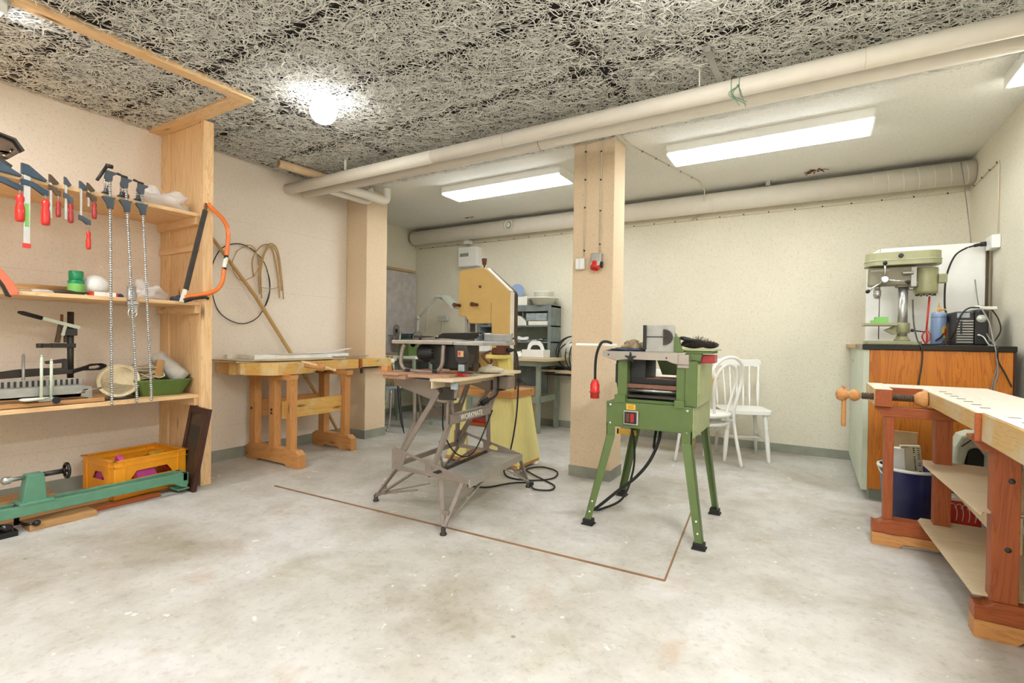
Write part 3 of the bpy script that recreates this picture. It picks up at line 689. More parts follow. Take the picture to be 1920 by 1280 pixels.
b = MB(); b.lathe([(.052, 0), (.056, .1), (.062, .21), (.06, .25), (.055, .25), (.054, .2), (.047, .0)], (-4.06, 1.755, .94), d, 18); b.build('paper', 'paper_grey', t)

# ------------------------------------------------------------------ below the shelves
def slab(name, mat, label, p, q, w, h, cat='plank', grp=None):
    c = [(a+b)/2 for a, b in zip(p, q)]
    return solo(name, MB().bar(p, q, w, h), mat, label, cat, (c[0], c[1], c[2]-h/2), grp, .002)
slab('plank', 'plank_Y', 'long rough plank on the floor under the orange crate', (-4.02, .5, .0125), (-4.02, 1.86, .0125), .36, .025)
slab('plank', 'plank_Y', 'thick sawn plank with a notched end behind the lathe tailstock', (-4.16, .35, .0735), (-4.11, 1.20, .0735), .17, .045)
slab('plank', 'plank_Y', 'wide sawn plank lying under the notched plank behind the lathe', (-4.06, .35, .038), (-4.02, 1.30, .038), .24, .025)
slab('offcut', 'plank_Y', 'short wood offcut supporting the front of the green lathe bed', (-3.72, .98, .0175), (-3.72, 1.28, .0175), .13, .035)
slab('offcut', 'brown_Y', 'reddish strip of wood on the floor beneath the lathe bed', (-3.765, 1.29, .012), (-3.765, 1.66, .012), .05, .024)

t = thing('crate', 'orange plastic crate of colourful packets under the shelving', 'crate', (-4.0, 1.62, .026), rz=.09, world=False)
W_, L_, H_ = .38, .44, .25
def wall_plate(m, L, o, U, win, t_=.006):
    loops = [[(-L/2, 0), (L/2, 0), (L/2, H_), (-L/2, H_)]]
    if win: loops.append([(-win, .115), (win, .115), (win-.035, .165), (-win+.035, .165)])
    m.plate(loops, o, U, (0, 0, 1), t_)
b = MB(); wall_plate(b, L_, (W_/2, 0, 0), (0, 1, 0), .13); wall_plate(b, L_, (-W_/2, 0, 0), (0, 1, 0), .13)
wall_plate(b, W_, (0, L_/2, 0), (1, 0, 0), .075); wall_plate(b, W_, (0, -L_/2, 0), (1, 0, 0), .075)
b.box(-W_/2, W_/2, -L_/2, L_/2, 0, .006); b.build('shell', 'crate_yellow', t, .002)
b = MB()
for s in (-1, 1):
    b.box(s*W_/2-.012, s*W_/2+.012, -L_/2-.012, L_/2+.012, H_-.008, H_); b.box(-W_/2-.012, W_/2+.012, s*L_/2-.012, s*L_/2+.012, H_-.008, H_)
    b.box(s*W_/2-.008, s*W_/2+.008, -L_/2-.008, L_/2+.008, .205, .211); b.box(-W_/2-.008, W_/2+.008, s*L_/2-.008, s*L_/2+.008, .205, .211)
    for q in (-1, 1):
        b.box(s*W_/2-.009, s*W_/2+.009, q*(L_/2-.055)-.004, q*(L_/2-.055)+.004, 0, H_)
        b.box(q*(W_/2-.055)-.004, q*(W_/2-.055)+.004, s*L_/2-.009, s*L_/2+.009, 0, H_)
b.build('rim_and_ribs', 'crate_yellow', t, .001)
def inside(name, size, c, rot, mat, label, cat='packet'):
    M = Matrix.Rotation(.09, 3, 'Z'); p = M@Vector(c)+Vector((-4.0, 1.62, .026))
    return solo(name, MB().obox(p, size, M@rot), mat, label, cat, tuple(p), bevel=.002)
inside('packet', (.012, .11, .11), (.165, -.02, .12), rotm('X', .4), 'pink', 'pink printed packet seen through the long side of the orange crate')
inside('packet', (.014, .09, .05), (.16, -.055, .137), rotm('X', .1), 'red_label', 'red packet with white print seen through the crate opening')
inside('packet', (.09, .02, .11), (-.03, -.195, .15), rotm('Y', .3), 'pink', 'purple packet seen through the short end of the orange crate')
inside('packet', (.10, .03, .12), (.10, -.15, .19), rotm('Y', .5), 'pink', 'pink and white packet sticking up at the near corner of the crate')
inside('packet', (.14, .16, .05), (.03, .02, .17), rotm('X', .2), 'cast_brown', 'dark brown carton lying in the middle of the orange crate', 'box')
inside('packet', (.05, .08, .05), (-.02, .14, .20), rotm('Z', .3), 'yellow_sticker', 'small yellow carton at the far end inside the crate', 'box')
inside('packet', (.08, .09, .05), (.12, .12, .15), rotm('X', -.5), 'dark_red', 'dark red packet at the far end inside the crate')
inside('packet', (.2, .3, .08), (0, 0, .06), rotm('Z', 0), 'dark_red', 'flat dark red box at the bottom of the orange crate', 'box')

# wood lathe bed
t = thing('lathe', 'green wood lathe bed with tailstock lying on the floor by the shelves', 'lathe', (-3.72, 1.2, 0))
b = MB()
for x in (-3.70, -3.79): b.box(x-.017, x+.017, .2, 1.80, .085, .14)
b.box(-3.81, -3.683, 1.77, 1.805, .06, .14); b.build('bed', 'lathe_green', t, .003)
b = MB(); b.plate([[(1.68, .085), (1.80, .085), (1.80, .0345), (1.76, .05), (1.72, .075)]], (-3.69, 0, 0), (0, 1, 0), (0, 0, 1), .012); b.plate([[(1.68, .085), (1.80, .085), (1.80, .0345), (1.76, .05), (1.72, .075)]], (-3.80, 0, 0), (0, 1, 0), (0, 0, 1), .012); b.box(-3.81, -3.68, 1.735, 1.81, .026, .036); b.build('foot', 'lathe_green', t, .002)
b = MB(); b.plate([[(.96, .14), (1.085, .14), (1.065, .165), (1.055, .30), (.985, .30), (.975, .24)]], (-3.745, 0, 0), (0, 1, 0), (0, 0, 1), .08); b.box(-3.80, -3.68, .945, 1.095, .14, .155); b.build('tailstock', 'lathe_green', t, .004)
MB().lathe([(.008, 0), (.02, .01), (.021, .035), (.012, .045), (.011, .10)], (-3.745, .885, .285), (0, 1, 0), 16).build('live_centre', 'steel', t)
MB().cyl((-3.745, 1.055, .285), (-3.745, 1.15, .285), .014, n=14).build('spindle', 'dark_metal', t)
b = MB(); b.lathe([(.016, 0), (.02, .006), (.014, .014)], (-3.745, 1.145, .285), (0, 1, 0), 14); b.tube([(-3.745+.04*math.cos(a), 1.165, .285+.04*math.sin(a)) for a in [2*PI*k/22 for k in range(22)]], .009, 8, close=True); b.bar((-3.785, 1.165, .285), (-3.705, 1.165, .285), .012, .01); b.build('handwheel', 'black_gloss', t)
b = MB(); b.cyl((-3.745, .95, .03), (-3.745, .95, .14), .012, n=12); b.tube([(-3.745, .95, .045), (-3.68, .97, .04), (-3.64, 1.0, .045)], .009, 8); b.ball((-3.635, 1.003, .046), .018, 10); b.cyl((-3.745, .86, .04), (-3.66, .90, .045), .02, n=12); b.box(-3.80, -3.64, .80, .93, .0, .03); b.build('clamp_lever', 'black_gloss', t)

# picture frame leaning against the shelf panel
t = thing('picture_frame', 'dark brown framed picture leaning at the end of the shelving', 'picture frame', (-3.8, 1.84, .0))
A = Vector((-3.965, 1.86, .0)); U = Vector((.315, -.035, 0)).normalized(); Wd = Vector((.05, .11, .60)).normalized(); Wd = Vector((.16, .10, 1)).normalized()
Wd = (Wd-U*Wd.dot(U)+U*.14).normalized()
fw, fh = .32, .585
MB().plate([[(0, 0), (fw, 0), (fw, fh), (0, fh)], [(.045, .045), (fw-.045, .045), (fw-.045, fh-.045), (.045, fh-.045)]], A, U, Wd, .026).build('frame', 'dark_frame', t, .003)
MB().plate([[(.045, .045), (fw-.045, .045), (fw-.045, fh-.045), (.045, fh-.045)]], A, U, Wd, .006).build('mount', 'cast_brown', t)
MB().plate([[(.09, .13), (fw-.09, .13), (fw-.09, fh-.13), (.09, fh-.13)]], A, U, Wd, .008).build('picture', 'dark_metal', t)

# ------------------------------------------------------------------ left wall: hoop, cane, pole
cy, cz = 2.56, 1.545
pts = []
for i in range(70):
    a = 2*PI*i/60-.5; r = .268+.006*math.sin(i*.31)
    pts.append((-4.362+.006*math.sin(i*.7), cy+r*math.cos(a)*(1+.02*math.sin(i*.1)), cz+(.36+.01*math.cos(i*.2))*math.sin(a)))
solo('wire_hoop', MB().tube(pts, .0045, 6), 'dark_metal', 'large springy wire hoop hanging on the left wall behind the pole', 'hoop', (-4.362, 2.56, 1.9))
pts = []
for i in range(60):
    a = 2*PI*i/45; r = .15+.02*math.sin(i*.3)
    pts.append((-4.355+.006*math.sin(i), 2.60+r*math.cos(a)*.75, 1.735+r*math.sin(a)*1.1))
solo('wire_loops', MB().tube(sm(pts, 2), .0035, 6), 'cane', 'smaller bundle of thin cane loops hanging inside the wire hoop', 'hoop', (-4.355, 2.6, 1.9))
b = MB(); rr = random.Random(5)
for k, (y0, y1, zl, zr) in enumerate([(2.72, 2.95, 1.47, 1.52), (2.735, 2.97, 1.50, 1.44), (2.66, 2.93, 1.62, 1.45), (2.74, 2.955, 1.43, 1.57)]):
    b.tube(sm([(-4.35, y0+.01, zl), (-4.35, y0, (zl+1.85)/2+.05), (-4.35, (y0+y1)/2-.04, 1.90+.01*k), (-4.35, (y0+y1)/2+.05, 1.89+.008*k), (-4.35, y1-.02, (zr+1.85)/2), (-4.35, y1, zr)], 6), .0055, 7)
for k in range(7): b.tube([(-4.35+.01*math.cos(a), 2.735+.01*math.sin(a), 1.50+.02*k) for a in [2*PI*q/8 for q in range(8)]], .003, 5, close=True)
b.tube([(-4.348, 2.72, 1.53), (-4.348, 2.86, 1.53), (-4.348, 2.94, 1.56)], .003, 5)
solo('cane_bundle', b, 'cane', 'bent bundle of split cane bound with cord, hung on the left wall', 'cane', (-4.35, 2.85, 1.9))
solo('pole', MB().tube([(-4.34, 2.20, 2.02), (-4.30, 2.66, 1.44), (-4.25, 3.42, .30), (-4.24, 3.585, .02)], [.012, .017, .016, .013], 12), 'cane', 'long wooden pole leaning diagonally on the wall behind the yellow workbench', 'pole', (-4.24, 3.585, 0))
solo('wall_hook', MB().cyl((XL, 2.845, 1.925), (-4.335, 2.845, 1.93), .004, n=8), 'zinc', 'small nail holding the cane bundle on the left wall', 'nail', (XL, 2.845, 1.92))

# ------------------------------------------------------------------ woodworking benches
def foot_loops(L, notch=.16, rise=.02):
    return [[(0, 0), (notch, 0), (notch+.02, rise), (L-notch-.02, rise), (L-notch, 0), (L, 0), (L, .115), (L-.012, .125), (L-.025, .127), (L-.045, .145), (.045, .145), (.025, .127), (.012, .125), (0, .115)]]
# left bench
t = thing('workbench', 'yellowed beech workbench against the left wall with a wooden screw vise', 'workbench', (-3.95, 3.0, 0))
for Y, xs, xe in ((2.59, -4.315, -3.575), (3.28, -4.315, -3.75)):
    MB().plate([[(xs+p, q) for p, q in foot_loops(xe-xs)[0]]], (0, Y+.035, 0), (1, 0, 0), (0, 0, 1), .07).build('foot', 'beech_X', t, .004)
for x0, x1, Y, zt in ((-4.27, -4.185, 2.59, .765), (-3.985, -3.905, 2.59, .765), (-3.745, -3.685, 2.59, .765), (-4.225, -4.14, 3.28, .765), (-3.905, -3.835, 3.28, .765)):
    MB().box(x0, x1, Y+.002, Y+.065, .142, zt).build('leg', 'beech_Z', t, .003)
MB().box(-3.915, -3.88, 2.66, 3.28, .375, .525).build('front_rail', 'yellow_Y', t, .003)
MB().box(-4.24, -4.205, 2.66, 3.28, .375, .525).build('back_rail', 'beech_Y', t, .003)
MB().box(-4.30, -3.68, 2.585, 2.66, .722, .765).build('bearer', 'beech_X', t, .003)
MB().box(-4.27, -3.80, 3.275, 3.345, .722, .765).build('bearer', 'beech_X', t, .003)
b = MB(); b.box(-4.36, -3.985, 2.34, 3.565, .768, .862); b.build('bench_top', 'yellow_Y', t, .004)
b = MB(); b.plate([[(-4.10, 2.31), (-3.79, 2.49), (-3.765, 2.53), (-3.80, 2.90), (-3.985, 3.0), (-3.985, 2.40), (-4.17, 2.345)]], (0, 0, .813), (1, 0, 0), (0, 1, 0), .10); b.build('vise_arm', 'yellow_Y', t, .005)
b = MB(); b.cyl((-3.80, 2.555, .812), (-3.775, 2.56, .812), .022, n=18); b.build('nut', 'dark_metal', t)
b = MB(); b.lathe([(.016, 0), (.02, .01), (.022, .06), (.026, .10), (.036, .115), (.038, .15), (.03, .165)], (-3.71, 2.735, .842), (.55, .8, -.12), 20); b.build('vise_screw', 'beech_X', t)
b = MB(); b.tube([(-3.70, 2.70, .875), (-3.60, 2.89, .815), (-3.575, 2.93, .80)], .011, 10); b.ball((-3.572, 2.935, .799), .016, 10); b.build('vise_handle', 'pine_Z', t)
b = MB(); b.box(-3.984, -3.965, 3.0, 3.56, .770, .8615); b.build('front_edge', 'yellow_Y', t, .002)
b = MB(); b.box(-4.02, -3.962, 3.567, 3.60, .768, .862); b.build('guide_block', 'brown_Y', t, .002)
b = MB(); b.box(-4.16, -3.965, 3.61, 4.02, .778, .865); b.build('tail_vise', 'yellow_Y', t, .006)
b = MB(); b.lathe([(.012, 0), (.02, .03), (.032, .05), (.034, .08), (.02, .095), (.01, .1)], (-4.02, 4.015, .82), (0, 1, 0), 16); b.tube([(-4.02, 4.085, .84), (-4.0, 4.10, .74)], .008, 8); b.build('tail_screw', 'off_white', t)
b = MB(); b.box(-4.02, -3.99, 3.62, 3.86, .762, .776); b.box(-3.99, -3.972, 3.60, 3.625, .715, .77); b.build('tail_slide', 'dark_metal', t, .002)
b = MB()
for x, z in ((-4.235, .45), (-3.945, .43), (-3.945, .46)): b.lathe([(.0, -.004), (.012, -.003), (.012, .002)], (x, 2.59, z), (0, 1, 0), 10)
b.build('bolt_head', 'dark_metal', t)
# sheets lying on it
solo('sheet', MB().obox((-4.17, 2.86, .876), (.36, 1.12, .022), rotm('Z', .02)), 'ply_Y', 'pale plywood sheet lying flat on the left workbench', 'sheet', (-4.17, 2.86, .865), bevel=.001)
solo('sheet', MB().obox((-4.15, 2.98, .906), (.26, .98, .036), rotm('Z', -.02)), 'paper', 'white laminated board lying uppermost on the left workbench', 'sheet', (-4.15, 2.98, .888), bevel=.001)
def bowed(y0, y1, x0, x1, z, rise0, rise1, th):
    vs = []; n = 14; m = MB()
    for i in range(n+1):
        f = i/n; y = y0+(y1-y0)*f; zz = z+rise0*(1-f)**3+rise1*f**3
        for x, dz in ((x0, 0), (x1, 0), (x1, th), (x0, th)): vs.append((x, y, zz+dz))
    fs = [(i*4+k, i*4+(k+1) % 4, i*4+4+(k+1) % 4, i*4+4+k) for i in range(n) for k in range(4)]+[(0, 1, 2, 3), (n*4+3, n*4+2, n*4+1, n*4)]
    return m.add(vs, fs)
solo('curled_sheet', bowed(2.12, 3.25, -4.03, -3.97, .8645, .03, .004, .003), 'dark_metal', 'thin dark curled strip with a raised end on the left workbench', 'sheet', (-4.0, 2.7, .8645))
solo('curled_sheet', bowed(2.7, 3.52, -4.10, -4.01, .9255, 0, .045, .002), 'paper', 'thin white sheet curling up towards the left pillar', 'sheet', (-4.05, 3.1, .9255))
solo('wood_block', MB().box(-4.32, -4.28, 2.40, 2.44, .888, .925), 'off_white', 'small white wood block standing at the back of the left workbench', 'block', (-4.28, 2.48, .886), bevel=.002)
solo('metal_straightedge', MB().obox((-4.02, 3.50, .893), (.05, .46, .012), rotm('Z', .05)), 'steel', 'aluminium straightedge lying at the pillar end of the left workbench', 'ruler', (-4.02, 3.5, .887), bevel=.001)

# right bench
t = thing('workbench', 'red-brown workbench at the right edge with pale top and screw vise', 'workbench', (.75, 2.9, 0))
for Y, xs, xe in ((3.37, .297, 1.05), (2.51, .54, 1.05)):
    lo = [[(xs+p, q) for p, q in foot_loops(xe-xs, .13, .022)[0]]]
    b = MB()
    up = [(xs+p, q) for p, q in ((0, .068), (xe-xs, .068), (xe-xs, .145), (.055, .145), (.045, .132), (.03, .122), (.012, .12), (0, .125))]
    b.plate([up], (0, Y+.04, 0), (1, 0, 0), (0, 0, 1), .08); b.build('foot', 'brown_X', t, .003)
    b = MB(); dn = [(xs+p, q) for p, q in ((0, 0), (.12, 0), (.14, .02), (xe-xs-.14, .02), (xe-xs-.12, 0), (xe-xs, 0), (xe-xs, .067), (0, .067))]
    b.plate([dn], (0, Y+.04, 0), (1, 0, 0), (0, 0, 1), .08); b.build('foot_pad', 'beech_X', t, .002)
for x0, x1, Y in ((.345, .387, 3.375), (.558, .628, 3.375), (.585, .662, 2.515), (.93, 1.0, 3.375), (.95, 1.02, 2.515)):
    b = MB(); b.box(x0, x1, Y, Y+.07, .145, .702); b.build('leg', 'brown_Z', t, .003)
for x0, x1, Y in ((.30, 1.05, 3.37), (.52, 1.05, 2.51)):
    b = MB(); b.plate([[(x0, .755), (x0+.003, .738), (x0+.02, .728), (x0+.035, .702), (x1, .702), (x1, .755)]], (0, Y+.04, 0), (1, 0, 0), (0, 0, 1), .08); b.build('bearer', 'brown_X', t, .003)
b = MB(); b.box(.648, .68, 2.56, 3.40, .32, .46); b.build('stretcher', 'ply_Y', t, .003)
b = MB(); b.box(.95, .98, 2.56, 3.40, .32, .46); b.build('stretcher', 'ply_Y', t, .003)
TOP = [[(.530, 2.47), (.530, 3.475), (.372, 3.475), (.372, 3.60), (.296, 3.84), (1.03, 3.84), (1.03, 1.7), (.60, 1.7), (.60, 2.47)]]
b = MB(); b.plate([[(.530, 2.475), (.530, 3.58), (.374, 3.60), (.374, 3.84), (.86, 3.84), (.86, 1.6), (.64, 1.6), (.64, 2.475)]], (0, 0, .8125), (1, 0, 0), (0, 1, 0), .075); b.build('bench_top', ['bench_white'], t, .004)
b = MB(); b.box(.5285, .5325, 2.478, 3.47, .776, .846); b.build('edge_strip', 'bench_edge', t, .001)
b = MB(); b.box(.374, .53, 3.56, 3.575, .778, .848); b.build('vise_lining', 'brown_X', t, .002)
b = MB(); b.box(.297, .372, 3.34, 3.84, .758, .852); b.build('vise_arm', 'brown_Y', t, .003)
b = MB(); b.box(.2955, .3735, 3.342, 3.842, .8515, .8525); b.build('pale_skin', 'bench_white', t)  # thin near-white layer over the top of the brown vise arm
b = MB(); b.box(.2945, .2972, 3.345, 3.842, .762, .851); b.build('worn_side', 'bench_edge', t)  # thin tan layer over the outer side of the vise arm
b = MB(); b.box(.538, .86, 1.6, 2.465, .745, .851); b.build('tail_vise', 'bench_edge', t, .005)
b = MB(); b.box(.540, .858, 1.602, 2.463, .8505, .8525); b.build('pale_skin', 'bench_white', t)  # near-white layer over the top of the tail vise
b = MB(); b.box(.52, .60, 2.466, 2.474, .745, .848); b.build('guide', 'brown_X', t, .001)
b = MB(); b.box(.86, 1.06, 1.6, 3.84, .77, .80); b.box(1.04, 1.06, 1.6, 3.84, .77, .855); b.build('tool_tray', 'beech_Y', t, .003)
b = MB()
for k in range(7): b.box(.575, .605, 3.40-k*.125, 3.415-k*.125, .8500, .8512)
for k in range(3): b.box(.578, .61, 2.33-k*.13, 2.345-k*.13, .8524, .8532)
b.build('dog_hole', 'black', t)
b = MB(); b.cyl((.24, 3.40, .806), (.302, 3.40, .806), .017, n=14)
for k in range(22): x = .248+k*.011; b.lathe([(.016, -.004), (.021, 0), (.016, .004)], (x, 3.40, .806), (1, 0, 0), 14, caps=False)
b.cyl((.25, 3.40, .806), (.475, 3.40, .806), .0165, n=14); b.build('vise_screw', 'cast_brown', t)
b = MB(); b.lathe([(.008, 0), (.026, .006), (.034, .02), (.036, .035), (.028, .052), (.018, .06), (.02, .066), (.032, .078), (.034, .092), (.026, .108), (.014, .118)], (.118, 3.40, .806), (1, 0, 0), 22); b.build('screw_head', 'beech_X', t)
b = MB(); b.lathe([(.018, 0), (.036, .02), (.044, .04), (.046, .055), (.04, .058)], (.468, 3.40, .806), (1, 0, 0), 22); b.build('pressure_disc', 'beech_X', t)
b = MB(); b.lathe([(.0, 0), (.012, .003), (.012, .03), (.0105, .2), (.0105, .215)], (.158, 3.40, .625), (0, 0, 1), 14); b.lathe([(.0, .0), (.010, .002), (.010, .012), (.004, .016)], (.158, 3.40, .843), (0, 0, 1), 12); b.build('vise_handle', 'beech_Z', t)
b = MB()
for x, z in ((.636, .60), (.63, .345)): b.lathe([(.0, -.006), (.006, -.004), (.010, -.001), (.012, .003)], (x, 2.515, z), (0, 1, 0), 12)
b.build('bolt_head', 'dark_metal', t)
# loose plywood panels lying in the bench
solo('plywood_sheet', MB().plate([[(.505, 3.33), (.545, 2.5), (.552, 2.5), (.565, 2.53), (.95, 2.60), (.95, 3.44), (.52, 3.46)]], (0, 0, .470), (1, 0, 0), (0, 1, 0), .007), 'ply_X', 'pale plywood panel lying on the stretchers halfway up the right workbench', 'panel', (.7, 3.0, .466))
solo('plywood_sheet', MB().plate([[(.50, 3.42), (.54, 2.545), (.95, 2.57), (.95, 3.46), (.52, 3.47)]], (0, 0, .150), (1, 0, 0), (0, 1, 0), .008), 'ply_X', 'pale plywood panel lying low across the feet of the right workbench', 'panel', (.7, 3.0, .146))
solo('thin_batten', MB().bar((.40, 3.40, .006), (.66, 3.44, .006), .03, .010), 'off_white', 'thin white strip lying under the far foot of the right workbench', 'strip', (.5, 3.41, 0))

# behind and under the right bench
t = thing('bucket', 'navy blue plastic bucket standing behind the right workbench', 'bucket', (.50, 3.99, 0))
b = MB(); c_ = (.515, 3.83, 0)
b.lathe([(.0, .002), (.118, .002), (.122, .0), (.148, .345), (.152, .352), (.145, .352), (.141, .34), (.116, .008), (0, .008)], c_, n=36); b.build('body', 'navy', t)
b = MB(); b.lathe([(.149, .342), (.160, .345), (.160, .358), (.147, .360)], c_, n=36, caps=False); b.build('rim', 'off_white', t)
hp = [(.515+.155*math.cos(a), 3.83-.02-.13*math.sin(a)*.6, .35-.09*math.sin(a)) for a in [PI*k/16 for k in range(17)]]
MB().tube(hp, .004, 8).build('handle', 'off_white', t)
solo('carton', MB().obox((.455, 3.83, .34), (.075, .06, .25), rotm('Y', -.05)), 'paper', 'white face of a narrow carton standing in the blue bucket', 'box', (.455, 3.83, .22), bevel=.001)
t = thing('carton', 'grey cardboard carton with printed lettering standing in the blue bucket', 'box', (.55, 3.83, .27))
MB().obox((.530, 3.83, .33), (.095, .05, .31), rotm('Y', -.10)).build('box', 'card_grey', t, .001)
R_ = rotm('Y', -.10); b = MB(); rr = random.Random(2)
for k in range(15):
    for dx, w_, l_ in ((.036, .013, .006), (.014, .008, .009)):
        if rr.random() < .88: b.obox(Vector((.530, 3.83, .33))+R_@Vector((dx, -.0256, .155-k*.0125)), (w_, .0012, l_*rr.uniform(.6, 1)), R_)
b.obox(Vector((.530, 3.83, .33))+R_@Vector((-.026, -.0256, .15)), (.034, .0012, .003), R_)
b.build('printed_lines', 'dark_metal', t)
solo('cardboard_sheet', MB().obox((.505, 4.06, .27), (.15, .012, .53), rotm('Y', .02)), 'card', 'tall brown cardboard piece standing behind the blue bucket', 'cardboard', (.505, 4.06, .0), bevel=.001)
t = thing('jigsaw_case', 'pale green moulded power tool housing behind the right workbench', 'tool case', (.85, 3.93, .315))
P_ = [(.735, .36), (.722, .44), (.727, .50), (.755, .565), (.80, .588), (.98, .588), (.98, .32), (.86, .32), (.86, .46), (.83, .505), (.79, .49), (.775, .42), (.765, .36)]
MB().plate([P_], (0, 3.93, 0), (1, 0, 0), (0, 0, 1), .16).build('housing', 'tool_green', t, .02)
MB().box(.785, .96, 3.875, 3.98, .315, .50).build('dark_body', 'black', t, .01)
MB().obox((.78, 3.848, .53), (.07, .004, .006), rotm('Y', -.8)).build('seam', 'dark_metal', t)
solo('stool', MB().box(.70, 1.0, 3.80, 4.05, .29, .315).box(.71, .74, 3.81, 3.84, 0, .29).box(.96, .99, 3.81, 3.84, 0, .29).box(.71, .74, 4.01, 4.04, 0, .29).box(.96, .99, 4.01, 4.04, 0, .29), 'brown_Z', 'low dark wooden stool carrying the green tool housing', 'stool', (.85, 3.92, 0), bevel=.003)
t = thing('paint_sack', 'white sack with red printed pattern on the floor behind the workbench', 'sack', (.72, 3.64, 0))
b = MB(); b.obox((.74, 3.62, .14), (.17, .08, .27), rotm('X', .10)); b.build('sack', 'paper', t, .02)
b = MB()
Rx = rotm('X', .10); o_ = Vector((.74, 3.62, .14))
b.obox(o_+Rx@Vector((-.015, -.0412, .035)), (.13, .0012, .16), Rx); b.obox(o_+Rx@Vector((-.015, -.0412, -.075)), (.13, .0012, .012), Rx); b.obox(o_+Rx@Vector((-.015, -.0412, -.095)), (.13, .0012, .012), Rx)
b.build('red_print', 'red_label', t)
b = MB()
for k in range(5):
    A_ = [(-.07+.026*k+.02*math.cos(a), -.0424, .04+.06*math.sin(a)) for a in [PI*q/8-.6 for q in range(9)]]
    b.tube([o_+Rx@Vector(p) for p in A_], .0022, 4)
b.build('white_print', 'paper', t)
solo('vacuum_hose', MB().tube(sm([(.80, 3.60, .30), (.82, 3.56, .2), (.84, 3.55, .1), (.90, 3.56, .03)], 8), .022, 12), 'cast_blue', 'grey ribbed hose beside the printed sack behind the right workbench', 'hose', (.86, 3.56, 0))

# ------------------------------------------------------------------ folding work stand with a table saw on it (local frame: x = -b, y = a)
WO, WR = (-1.70, 2.375, 0), math.radians(6)
def wl(a, b, z): return (-b, a, z)
t = thing('folding_workbench', 'grey metal folding work stand with step, braced legs and wooden jaws', 'workbench', WO, WR, world=False)
tr = [(.010, .240), (.570, .262), (.570, .385), (.550, .402), (.006, .268)]
hA = [(.485, .288), (.325, .276), (.315, .284), (.318, .322), (.345, .332), (.452, .360), (.462, .352)]
hB = [(.262, .276), (.205, .270), (.193, .278), (.196, .295), (.24, .309), (.266, .306), (.270, .295)]
for a in (0, .745):
    MB().plate([tr, hA, hB], (0, a, 0), (-1, 0, 0), (0, 0, 1), .008).build('side_plate', 'wm_grey', t, .002)
b = MB(); b.box(-.245, -.002, .004, .741, .246, .262); b.build('step_board', 'zinc', t, .003)
b = MB(); b.box(-.012, .004, -.004, .749, .222, .268); b.build('step_edge', 'saw_alu', t, .002)
for bb, z in ((.548, .30), (.548, .27)):
    pass
MB().box(-.556, -.540, 0, .745, .272, .305).build('rear_rail', 'wm_grey', t, .002)
MB().box(-.30, -.28, 0, .745, .245, .262).build('cross_rail', 'dark_metal', t, .001)
def vleg(name, A, B, F, w=.028):
    m = MB(); A, B, F = V3(A), V3(B), V3(F)
    m.bar(A, F, w, .012, w2=w*.8); m.bar(B, F, w, .012, w2=w*.8)
    k1, k2 = A.lerp(F, .72), B.lerp(F, .72); m.bar(k1, k2, .012, .06)
    m.build(name, 'wm_grey', t, .002)
    m = MB(); m.lathe([(.019, 0), (.02, .008), (.013, .016), (.014, .04), (.009, .045)], (F.x, F.y, .001), n=14); m.build('foot', 'dark_metal', t)
vleg('leg', wl(.0, .205, .245), wl(.0, .055, .24), wl(-.19, .06, .03))
vleg('leg', wl(.0, .53, .27), wl(.0, .40, .262), wl(.096, .775, .03) if 0 else wl(.09, .77, .03))
vleg('leg', wl(.745, .205, .245), wl(.745, .02, .24), wl(.849, -.007, .03))
vleg('leg', wl(.745, .53, .27), wl(.745, .40, .262), wl(.86, .74, .03))
for F, G_ in ((wl(-.19, .06, .045), wl(.30, .03, .235)), (wl(.09, .77, .045), wl(.06, .42, .13)), (wl(.849, -.007, .045), wl(.45, .02, .235)), (wl(.86, .74, .045), wl(.5, .545, .27))):
    m = MB(); m.bar(F, G_, .018, .01); q = V3(F).lerp(V3(G_), .5); m.cyl((q.x, q.y-.012, q.z), (q.x, q.y+.012, q.z), .010, n=8); m.build('brace', 'saw_alu', t, .001)
MB().bar(wl(.09, .77, .05), wl(.02, .30, .20), .02, .01).build('brace', 'wm_grey', t, .001)
# slanted main legs on both sides
for a in (.012, .733):
    MB().bar(wl(a, .535, .315), wl(a, .235, .775), .034, .012, up=(0, 1, 0)).build('diagonal_leg', 'wm_grey', t, .003)
    MB().cyl(wl(a-.012, .535, .315), wl(a+.012, .535, .315), .011, n=10).build('pivot', 'dark_metal', t)
def hframe(bz, logo=False):
    """H-shaped pressed frame: splayed lower legs, cross bar, splayed upper arms"""
    def P(a, z):
        zz = [q[0] for q in bz]; 
        for (z0, b0), (z1, b1) in zip(bz, bz[1:]):
            if z <= z1: break
        f = (z-z0)/(z1-z0); return wl(a, b0+(b1-b0)*f, z)
    m = MB()
    for s, e, top in ((0, .095, .03), (.745, .65, .715)):
        for o_ in (-.0, .042):
            oo = o_ if s == 0 else -o_
            m.bar(P(s+oo*.5, .30), P(e+oo*.9, .56), .016, .020)
        for q in (.38, .45, .52):
            f = (q-.3)/.26; a_ = s+(e-s)*f; m.bar(P(a_, q), P(a_+(.03 if s == 0 else -.03), q+.004), .018, .016)
        m.bar(P(e, .54), P(top, .775), .016, .018); m.bar(P(e+(.05 if s == 0 else -.05), .60), P(top+(.03 if s == 0 else -.03), .775), .014, .018)
        m.bar(P(top, .77), P(top+(.03 if s == 0 else -.03), .77), .02, .03)
    m.bar(P(.10, .585), P(.645, .585), .022, .062)
    m.bar(P(.14, .618), P(.61, .618), .03, .006)
    o = m.build('leg_frame', 'wm_grey', t, .003)
    return P
P = hframe([(.30, .265), (.45, .25), (.585, .215), (.78, .18)])
q0, q1 = Vector(P(.10, .585)), Vector(P(.645, .585))
text('WORKMATE', .052, (-.215+.0118, .37, .583), (0, 1, 0), (0, 0, 1), 'off_white', t)
